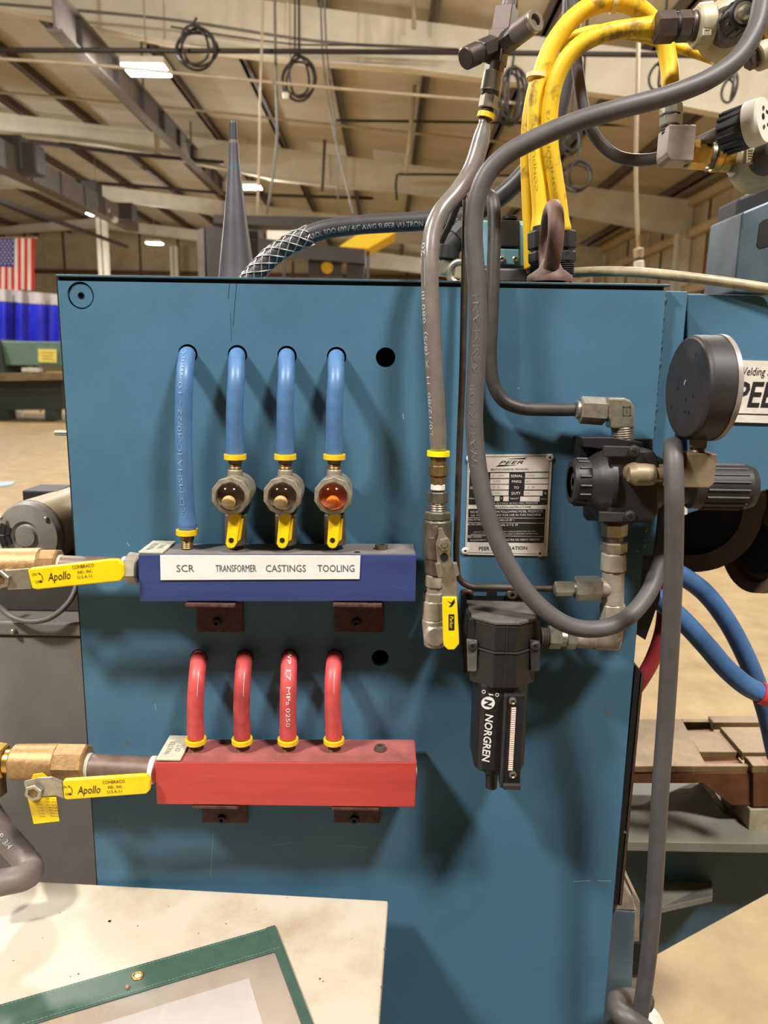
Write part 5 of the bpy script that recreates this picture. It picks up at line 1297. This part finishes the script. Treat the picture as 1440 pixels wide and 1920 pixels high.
# ------------------------------------------------------------------ regulator with gauge
YR = -.062
t = thing('air_regulator', 'black air regulator with ribbed knob at the cabinet edge', 'regulator', P(1160, 970, YR))
def rx(px, py): return P(px, py, YR)
s = mpp(1150, 900, YR)
axc = rx(1160, 905)
X = Vector((1, 0, 0))
xo = lambda px: (px - 1160) * s
MB().prism([rx(x, y) + Vector((0, -.036, 0)) for x, y in ((1128, 850), (1140, 838), (1206, 838), (1216, 852), (1218, 905), (1216, 954), (1206, 966), (1140, 966), (1126, 952))], (0, .066, 0)).build('body', M_BLKDUST, t, .003)
MB().lathe(axc, X, [(xo(1096), .028), (xo(1112), .036), (xo(1132), .044), (xo(1140), .044), (xo(1140), 0)], 28).build('shoulder', M_BLKPL, t)
MB().lathe(axc, X, [(xo(1070), .020), (xo(1070), .027), (xo(1075), .0292), (xo(1100), .0300), (xo(1102), .026)], 28).build('left_cap', M_BLKPL, t)
MB().lathe(axc, X, [(xo(1078), 0), (xo(1078), .0205)], 24).build('cap_recess', M_BLACK, t)
MB().lathe(axc, X, [(xo(1074), .006), (xo(1074), .012), (xo(1080), .0125)], 6).build('hex_boss', M_BLKDUST, t)
for j in range(16):
    a_ = 2 * math.pi * j / 16
    q = axc + Vector((0, math.cos(a_) * .0298, math.sin(a_) * .0298))
    MB().cyl(q + X * xo(1078), q + X * xo(1098), .0016, n=6).build('cap_rib', M_BLKPL, t)
MB().lathe(axc, X, [(xo(1214), .036), (xo(1232), .034), (xo(1232), .026), (xo(1296), .026)], 28).build('bonnet', M_BLKPL, t)
MB().lathe(axc + Vector((0, 0, -.003)), X, [(xo(1286), .024), (xo(1292), .0285), (xo(1396), .0285), (xo(1408), .026), (xo(1413), .018), (xo(1413), 0)], 32).build('adjusting_knob', M_BLKDUST, t)
for j in range(18):
    a_ = 2 * math.pi * j / 18
    q = axc + Vector((0, math.cos(a_) * .0284, math.sin(a_) * .0284 - .003))
    MB().cyl(q + X * xo(1312), q + X * xo(1388), .0019, n=6).build('knob_rib', M_BLKPL, t)
def clamp(px0, px1, py0, py1, sx, sy, plate):
    Yc = YR - .042
    o = MB().prism([P(x, y, Yc) for x, y in ((px0, py0), (px1, py0 + 2), (px1, py1), (px0, py1 + 1))], (0, .006, 0)).build('clamp_bar', M_BLKDUST, t, .001)
    MB().prism([P(x, y, YR) + Vector((0, 0, 0)) for x, y in plate], (0, .028, 0)).build('clamp_ear', M_BLKPL, t, .001)
    g = MB().lathe(P(sx, sy, Yc - .003), (0, -1, 0), [(-.004, .007), (0, .0068), (.003, .005), (.0035, 0)], 18).build('clamp_screw', M_BLKDUST, o)
    for rot in (0, 90):
        Rm = Matrix.Rotation(math.radians(rot + 20), 3, 'Y')
        MB().box(P(sx, sy, Yc - .0066), (.0065, .0008, .0014), Rm).build('screw_slot', M_INK, g)
clamp(1132, 1200, 836, 856, 1190, 846, ((1090, 820), (1150, 820), (1206, 830), (1206, 842), (1128, 842), (1094, 838)))
clamp(1124, 1192, 960, 978, 1182, 968, ((1112, 958), (1200, 958), (1196, 972), (1126, 978)))
MB().prism([P(x, y, -.004) for x, y in ((1092, 822), (1224, 822), (1226, 972), (1094, 968))], (0, .0035, 0)).build('mounting_plate', M_BLKPL, t, .001)
MB().prism([P(x, y, YR + .02) for x, y in ((1088, 822), (1098, 820), (1104, 840), (1096, 872), (1088, 868))], (0, .035, 0)).build('rear_ear', M_BLACK, t)
# gauge
g = thing('pressure_gauge', 'round dark pressure gauge seen from behind, right of the regulator', 'gauge', P(1310, 850, -.10))
YG = -.112
gc = P(1286, 727, YG); gs = mpp(1291, 727, YG)
ga = Vector((1, .05, 0)).normalized()
R = 97 * gs
MB().lathe(gc, ga, [(.0, 0), (0, R * .93), (.001, R * .96), (.003, R * .985), (.006, R), (.031, R * 1.0)], 64).build('case', mat('gauge_case', (50, 47, 47), .5, noise=.18, scale=30, spec=.4), g)
MB().lathe(gc, ga, [(.031, R), (.031, R * 1.02), (.0365, R * 1.02), (.0365, R * .97), (.0365, 0)], 56).build('lens_ring', mat('ring_grey', (150, 142, 136), .4, .2, noise=.1), g)
gu = (Vector((0, 0, 1))); gw = ga.cross(gu)
for a_, b_ in ((.62, .28), (-.22, .05), (-.46, .06), (-.47, .22), (-.42, -.58), (-.02, -.35), (-.15, -.70 + 1.05)):
    q = gc + gu * (a_ * R) + gw * (b_ * R)
    MB().lathe(q, -ga, [(-.001, .0022), (.0004, .0022), (.0004, 0)], 12).build('back_hole', M_INK, g)
MB().box(gc + gu * (.10 * R) + gw * (-.05 * R) - ga * .0004, (.0006, .0015, .006), Matrix.Rotation(math.radians(30), 3, 'X')).build('scuff', M_WHITETXT, g)
sx = gc + ga * .021
sb = Vector((sx.x, sx.y, gc.z - R * .96)); zb_ = P(1307, 848, YG).z
chain(g, sb + Vector((0, 0, .004)), Vector((sb.x, sb.y, zb_ - .004)), [('stem_block', 0, .62, .0145, .0135, 4, mat('stem_brown', (116, 98, 84), .45, .4, noise=.15, scale=60)), ('thread', .6, 1, .009, .009, 'thread', MATS['stem_brown'])])
M_ELB = mat('tan_brass', (136, 120, 94), .5, .25, noise=.15, scale=60)
e = thing('gauge_elbow', 'tan brass elbow pipe carrying the gauge in front of the regulator', 'elbow', P(1250, 912, -.11))
YH = -.112
cxm = sb.x
dxm = .0175
zt3 = zb_; zmid = P(1300, 888, YH).z; zbt = P(1300, 911, YH).z
MB().prism([(cxm - dxm, YH - .015, zt3), (cxm + dxm, YH - .015, zt3), (cxm + dxm, YH - .015, zbt + .006), (cxm + dxm - .006, YH - .015, zbt), (cxm - dxm - .022, YH - .015, zbt), (cxm - dxm - .022, YH - .015, zmid + .009), (cxm - dxm, YH - .015, zmid + .009)], (0, .03, 0)).build('elbow_block', M_ELB, e, .0012)
p0 = Vector((cxm - dxm - .02, YH, zbt + .0125)); p1 = Vector((P(1212, 892, YH).x, YH, P(1212, 890, YH).z))
MB().cyl(p0, p1, .0088, n=20).build('pipe', M_ELB, e)
MB().lathe(p1 + X * .004, (-1, 0, 0), [(-.004, .0125), (.004, .0135), (.018, .0135), (.026, .009), (.0265, 0)], 14).build('elbow_turn', M_ELB, e, .001)
MB().cyl(p1 + Vector((-.012, 0, 0)), p1 + Vector((-.012, .03, .002)), .0125, n=14).build('inlet', M_ELB, e)

# ------------------------------------------------------------------ fittings below the regulator
YF_ = -.045
t = thing('tee_fitting', 'chain of zinc fittings and a tee running down from the regulator', 'fitting', P(1150, 1215, YF_))
chain(t, P(1152, 972, YF_), P(1148, 1172, YF_), [('thread', 0, .06, .0145, .0145, 'thread', M_OLDBRASS), ('upper_nut', .04, .16, .0172, .0168, 6, M_STEEL), ('waist', .15, .22, .0125, .0125, 20, M_STEELDK), ('middle_nut', .21, .31, .0172, .0172, 6, M_STEEL), ('union_nut', .31, .48, .0165, .0175, 10, M_STAIN), ('tee_body', .48, .80, .0145, .0145, 16, M_STAIN), ('lower_nut', .79, .98, .0165, .0170, 6, M_STAIN)])
chain(t, P(1040, 1104, YF_), P(1148, 1102, YF_), [('small_nut', 0, .32, .0098, .0098, 6, M_STEEL), ('small_neck', .30, .38, .008, .008, 16, M_STEEL), ('large_nut', .35, .80, .0165, .0165, 6, M_STEEL), ('tee_arm', .78, 1, .0135, .0135, 18, M_STAIN)])
chain(t, P(1148, 1168, YF_), P(1145, 1206, YF_), [('elbow_drop', 0, 1, .0150, .0145, 16, M_STAIN)])
chain(t, P(1012, 1194, YF_), P(1162, 1200, YF_), [('outlet_thread', 0, .12, .0135, .0135, 'thread', M_STEELDK), ('outlet_nut', .10, .26, .0155, .0155, 6, M_STEEL), ('neck', .25, .34, .0125, .0125, 18, M_STEEL), ('second_nut', .32, .45, .0150, .0150, 6, M_STEEL), ('barrel', .44, .68, .0125, .0138, 12, M_STAIN), ('elbow_run', .66, .98, .0142, .0150, 14, M_STAIN)])

# ------------------------------------------------------------------ air filter
YN = -.060
t = thing('air_filter', 'black air filter with a slotted sight window and white lettering', 'filter', P(930, 1487, YN))
s = mpp(940, 1220, YN)
c0 = P(941, 1150, YN); c1 = P(936, 1292, YN)
cx = (c0.x + c1.x) / 2
def fz(py, Y=YN - .040): return P(940, py, Y).z
def octo(z0, z1, hw, yfr, ybk, ch, nm, m, bev=.002):
    pts = [(cx - hw, ybk, z0), (cx - hw, yfr + ch, z0), (cx - hw + ch, yfr + .004, z0), (cx - hw * .35, yfr - .004, z0), (cx + hw * .35, yfr - .004, z0), (cx + hw - ch, yfr + .004, z0), (cx + hw, yfr + ch, z0), (cx + hw, ybk, z0)]
    return MB().prism(pts, (0, 0, z1 - z0)).build(nm, m, t, bev)
octo(fz(1222), fz(1172), .042, YN - .038, YN + .048, .018, 'head', M_BLKPL)
octo(fz(1172), fz(1164), .0435, YN - .039, YN + .048, .018, 'head_cap', mat('dusty_cap', (84, 78, 72), .65, noise=.25, scale=60))
octo(fz(1225), fz(1222), .0435, YN - .0395, YN + .048, .018, 'head_seam', M_BLKDUST, .0005)
octo(fz(1290), fz(1225), .0425, YN - .0385, YN + .046, .018, 'collar', M_BLKPL)
MB().bb((cx - .0005, YN - .0432, fz(1288)), (cx + .0005, YN - .042, fz(1172))).build('mould_line', M_BLKDUST, t)
bw = MB()
bz0, bz1 = fz(1450), fz(1286)
bcx = P(928, 1370, YN).x + .004
prof = [(-.034, .03), (-.034, -.024), (-.030, -.034), (-.025, -.0375), (.018, -.0375), (.030, -.030), (.034, -.018), (.034, .03)]
bw.prism([(bcx + a_, YN + b_, bz0 + .0) for a_, b_ in prof], (0, 0, bz1 - bz0))
bow = bw.build('bowl', M_BLKPL, t, .003)
MB().lathe(Vector((bcx - .006, YN - .004, bz0)), (0, 0, -1), [(0, .026), (.010, .016), (.012, .0115), (.018, .0115), (.022, .0085), (.042, .0078), (.042, 0)], 20).build('drain', M_BLKPL, t)
# sight window cover
wx0, wx1 = P(941, 1380, YN - .04).x, P(979, 1380, YN - .04).x
wz0, wz1 = P(950, 1472, YN - .04).z, P(950, 1300, YN - .04).z
wc = MB().bb((wx0, YN - .0450, wz0), (wx1, YN - .028, wz1)).build('window_cover', M_BLKPL, t, .0015)
MB().bb((wx0 + .003, YN - .0500, wz0 - .001), (wx1, YN - .042, wz0 + .006)).build('cover_foot', M_BLKDUST, wc, .001)
MB().bb((wx0 - .0005, YN - .0475, wz0), (wx0 + .003, YN - .042, wz1)).build('cover_edge', M_BLKDUST, wc, .001)
for py in (1314, 1452):
    MB().lathe(P(961, py, YN - .045), (0, -1, 0), [(0, .0052), (.003, .0048), (.004, .003), (.0025, .0018), (.0025, 0)], 18).build('cover_screw', M_STEELDK, wc)
M_SIGHT = mat('sight_pink', (206, 150, 116), .4, noise=.2, scale=40)
sa = P(959, 1326, YN - .0455); sbt = P(957, 1445, YN - .0455)
MB().bb((sbt.x - .0032, YN - .0456, sbt.z), (sbt.x + .0032, YN - .0440, sa.z)).build('sight_strip', M_SIGHT, wc)
for j in range(30):
    z = sa.z + (sbt.z - sa.z) * (j + .5) / 30
    MB().bb((sbt.x - .0026, YN - .0464, z - .00065), (sbt.x + .0026, YN - .0454, z + .00065)).build('sight_tick', M_LABEL, wc)
# print on the bowl
l = MB(); yb = YN - .0376
lc = lambda px, py: Vector((P(px, py, yb).x, yb, P(px, py, yb).z))
dn = lc(911, 1432) - lc(919, 1335)
write(l, 'NORGREN', lc(914, 1384), dn, (1, 0, 0), 96 * s, 15 * s, .2, .02)
cc = lc(915, 1318)
ring = [cc + Vector((math.cos(a_) * 12.5 * s, -.0003, math.sin(a_) * 12.5 * s)) for a_ in [2 * math.pi * j / 28 for j in range(28)]]
l.add(ring, [tuple(range(27, -1, -1))][::-1])
for px, py in ((907, 1297), (932, 1303)):
    l.torus(lc(px, py) + Vector((0, -.0002, 0)), (0, 1, 0), 3 * s, .6 * s, 14, 5)
l.add([lc(x, y) + Vector((0, -.0003, 0)) for x, y in ((915, 1300), (925, 1302), (925, 1304), (919, 1303), (919, 1305))][::-1], [(0, 1, 2, 3, 4)])
l.build('lettering', M_WHITETXT, bow)['kind'] = 'stuff'
l = MB(); write(l, 'N', cc, dn, (1, 0, 0), 15 * s, 14 * s, .2, .03, lift=.0008); l.build('emblem_letter', M_INK, bow)
# side clamps, wall bracket
for px, dxx in ((886, -1), (1004, 1)):
    Yk = YN - .030
    o = MB().prism([P(px + a_, b_, Yk) for a_, b_ in ((-11, 1200), (9, 1203), (9, 1215), (8, 1258), (3, 1260), (-9, 1259), (-10, 1220))], (0, .007, 0)).build('side_clamp', M_BLKDUST if px > 950 else mat('scuffed_clamp', (96, 94, 90), .5, .2, noise=.3, scale=70), t, .001)
    q = MB().lathe(P(px, 1211, Yk), (0, -1, 0), [(-.002, .0068), (.0015, .0065), (.003, .0045), (.0032, 0)], 16).build('clamp_screw', M_BLKDUST, o)
    for rot in (25, 115):
        MB().box(P(px, 1211, Yk - .0033), (.006, .0008, .0013), Matrix.Rotation(math.radians(rot), 3, 'Y')).build('screw_slot', M_INK, q)
    MB().prism([P(px + a_ + dxx * 2, b_, Yk + .006) for a_, b_ in ((-5, 1160), (6, 1160), (8, 1204), (-8, 1204))], (0, .05, 0)).build('clamp_strap', M_BLKPL, t, .001)
br = MB().prism([P(x, y, -.004) for x, y in ((864, 1106), (1004, 1106), (1010, 1200), (1006, 1262), (868, 1262), (862, 1200))], (0, .0036, 0)).build('wall_bracket', M_BLKPL, t, .001)
for x0, x1 in ((888, 912), (932, 956)):
    MB().bb(P(x0, 1110, -.0045), P(x1, 1117, -.0035)).build('bracket_slot', MATS['teal_paint'], br)
MB().prism([P(x, y, -.006) for x, y in ((868, 1138), (892, 1130), (952, 1130), (998, 1140), (998, 1150), (868, 1150))], (0, -.04, 0)).build('bracket_shelf', M_BLKDUST, t, .001)
for px in (877, 959):
    MB().lathe(P(px, 1113, -.004), (0, -1, 0), [(0, .0075), (.006, .0075), (.0075, .006), (.0075, .003), (.003, .003), (.003, 0)], 18).build('bracket_bolt', M_BROWNSTEEL, br)

# ------------------------------------------------------------------ blue and red cables at the right of the cabinet
YQ = .12
G2 = 'water cables right of the cabinet'
hose('blue_cable', 'upper blue cable bending down past the right edge', [(1225, 1045, YQ), (1272, 1075, YQ), (1318, 1108, YQ), (1360, 1160, YQ), (1396, 1226, YQ), (1422, 1290, YQ), (1438, 1340, YQ), (1456, 1420, YQ)], 17.5, mat('blue_cable_mat', (64, 102, 148), .42, noise=.28, scale=14), 'cable', G2, at=4)
t, W, r, b = hose('blue_cable', 'lower blue cable with red tape at its end', [(1200, 1100, YQ - .02), (1232, 1122, YQ - .03), (1272, 1155, YQ - .035), (1320, 1206, YQ - .04), (1362, 1254, YQ - .045), (1400, 1286, YQ - .05), (1424, 1298, YQ - .05), (1470, 1312, YQ - .05)], 19, MATS['blue_cable_mat'], 'cable', G2, at=4)
ring_band(t, P(1437, 1303, YQ - .05), P(1460, 1310, YQ - .05) - P(1424, 1298, YQ - .05), r * 1.12, .024, mat('red_tape', (218, 52, 50), .5, noise=.08, scale=90), 'red_tape')
hose('red_cable', 'dark red hose hanging behind the lower hose loop', [(1206, 1000, .10), (1236, 1060, .10), (1246, 1120, .10), (1242, 1180, .10), (1222, 1240, .10), (1196, 1284, .10), (1176, 1310, .12)], 14, mat('dark_red_hose', (150, 44, 50), .5, noise=.2, scale=30), 'hose', G2, at=3)

# ------------------------------------------------------------------ white table with the green document holder
zt_ = P(728, 1688, -.030).z
c_r = PZ(728, 1688, zt_); c_l = PZ(0, 1648, zt_)
td = (c_l - c_r).normalized(); nd = Vector((td.y, -td.x, 0)); nd = nd if nd.y < 0 else -nd
t = thing('white_table', 'stained white topped table in front of the cabinet', 'table', (c_r.x - .4, c_r.y - .3, 0))
M_TAB = mat('stained_white_top', (186, 174, 156), .5, noise=.12, scale=7, second=(156, 136, 108), lo=.26, hi=.52, detail=8)
q = [c_r, c_r + td * 1.1, c_r + td * 1.1 + nd * .58, c_r + nd * .58]
MB().prism(q, (0, 0, -.022)).build('table_top', M_TAB, t, .003, 3)
M_LEG = mat('table_leg', (140, 136, 130), .5, .2, noise=.1)
for i, (fa, fb) in enumerate(((.04, .04), (1.05, .04), (1.05, .54), (.04, .54))):
    p_ = c_r + td * fa + nd * fb
    MB().bb((p_.x - .02, p_.y - .02, .014), (p_.x + .02, p_.y + .02, zt_ - .022)).build('leg', M_LEG, t)
MB().prism([w_ - Vector((0, 0, .0225)) for w_ in (c_r + td * .02 + nd * .02, c_r + td * 1.08 + nd * .02, c_r + td * 1.08 + nd * .035, c_r + td * .02 + nd * .035)], (0, 0, -.1)).build('apron', M_LEG, t)
chip = MB()
for px, py, rr in ((206, 1727, 3.2), (205, 1727, 2.0), (258, 1736, 1.4), (112, 1711, 1.2), (5, 1672, 4.5), (424, 1732, 1.6), (147, 1826, 1.8), (132, 1831, 1.2), (722, 1779, 2.5), (716, 1850, 2.2), (600, 1835, 2), (606, 1840, 1.4), (538, 1683, 1.2), (372, 1750, 1.3), (25, 1801, 1.3), (80, 1758, 1), (316, 1700, 1), (660, 1760, 1), (480, 1705, 1)):
    c_ = PZ(px, py, zt_ + .0003); m_ = rr * .0007
    chip.add([c_ + Vector((math.cos(a_) * m_ * (1 + .3 * math.sin(3 * a_ + px)), math.sin(a_) * m_ * 1.4 * (1 + .3 * math.cos(2 * a_)), 0)) for a_ in [2 * math.pi * j / 9 for j in range(9)]], [tuple(range(9))])
chip.build('paint_chip', mat('chip_dark', (84, 74, 62), .7, noise=0), t)['kind'] = 'stuff'

zf = zt_ + .0012
t = thing('document_holder', 'green edged clear document holder lying on the white table', 'document holder', PZ(300, 1900, zf))
M_GRN = mat('green_vinyl', (58, 82, 70), .45, noise=.10, scale=60, bump=.05, bscale=500)
A = PZ(516, 1738, zf); B = PZ(0, 1886, zf); Cc = PZ(576, 1920, zf)
ud = (B - A).normalized(); vd = (Cc - A); vd = (vd - ud * vd.dot(ud)).normalized()
Wd, Hd = .46, .32
def fq(u0, v0, u1, v1, lift, th, nm, m, par, bev=.0004):
    z = Vector((0, 0, lift))
    return MB().prism([A + ud * u0 + vd * v0 + z, A + ud * u1 + vd * v0 + z, A + ud * u1 + vd * v1 + z, A + ud * u0 + vd * v1 + z], (0, 0, th)).build(nm, m, par, bev)
fq(0.004, 0.004, Wd - .004, Hd - .004, 0, .0006, 'back_sheet', mat('back_sheet', (184, 172, 158), .4, noise=.08, scale=12), t)
hb = fq(0, 0, Wd, .040, .0006, .0016, 'header_band', M_GRN, t)
fq(0, .034, Wd, .046, .0014, .0016, 'front_band', M_GRN, t, .0008)
fq(0, 0, .013, Hd, .0008, .0028, 'right_band', M_GRN, t, .0008)
fq(Wd - .013, 0, Wd, Hd, .0008, .0020, 'left_band', M_GRN, t, .0008)
fq(0, Hd - .013, Wd, Hd, .0008, .0020, 'bottom_band', M_GRN, t, .0008)
pp = fq(.055, .075, .30, Hd - .02, .0010, .0004, 'paper', mat('paper_white', (206, 200, 196), .6, noise=.05, scale=12), t, 0)
fq(.010, .044, Wd - .010, Hd - .010, .0022, .0003, 'clear_sheet', glass('clear_vinyl', (.97, .96, .95, 1), .02), t, 0)
stt = MB()
for v0 in (.003, .0425):
    for j in range(92):
        u0 = .006 + j * .0049
        a_ = A + ud * u0 + vd * v0 + Vector((0, 0, .0024 if v0 < .01 else .0038)); b_ = a_ + ud * .003
        n_ = vd * .0004
        stt.add([a_ - n_, b_ - n_, b_ + n_, a_ + n_], [(0, 1, 2, 3)])
stt.build('stitching', mat('stitch_green', (104, 146, 124), .6, noise=0), hb)['kind'] = 'stuff'
gq = PZ(258, 1830, zf + .0022)
MB().lathe(gq, (0, 0, 1), [(0, .0078), (.0012, .0074), (.0018, .006), (.0012, .0046), (.0, .0044)], 24, False).build('grommet', M_BRASS, hb)
MB().lathe(gq, (0, 0, 1), [(.0002, .0046), (.0003, 0)], 20).build('grommet_hole', MATS['back_sheet'], hb)
tag(MB().sphere(PZ(239, 1851, zf + .0035), .0032, 8, 6).build('crumb', mat('crumb_pink', (158, 112, 92), .7)), 'small pinkish crumb on the green header band', 'crumb')
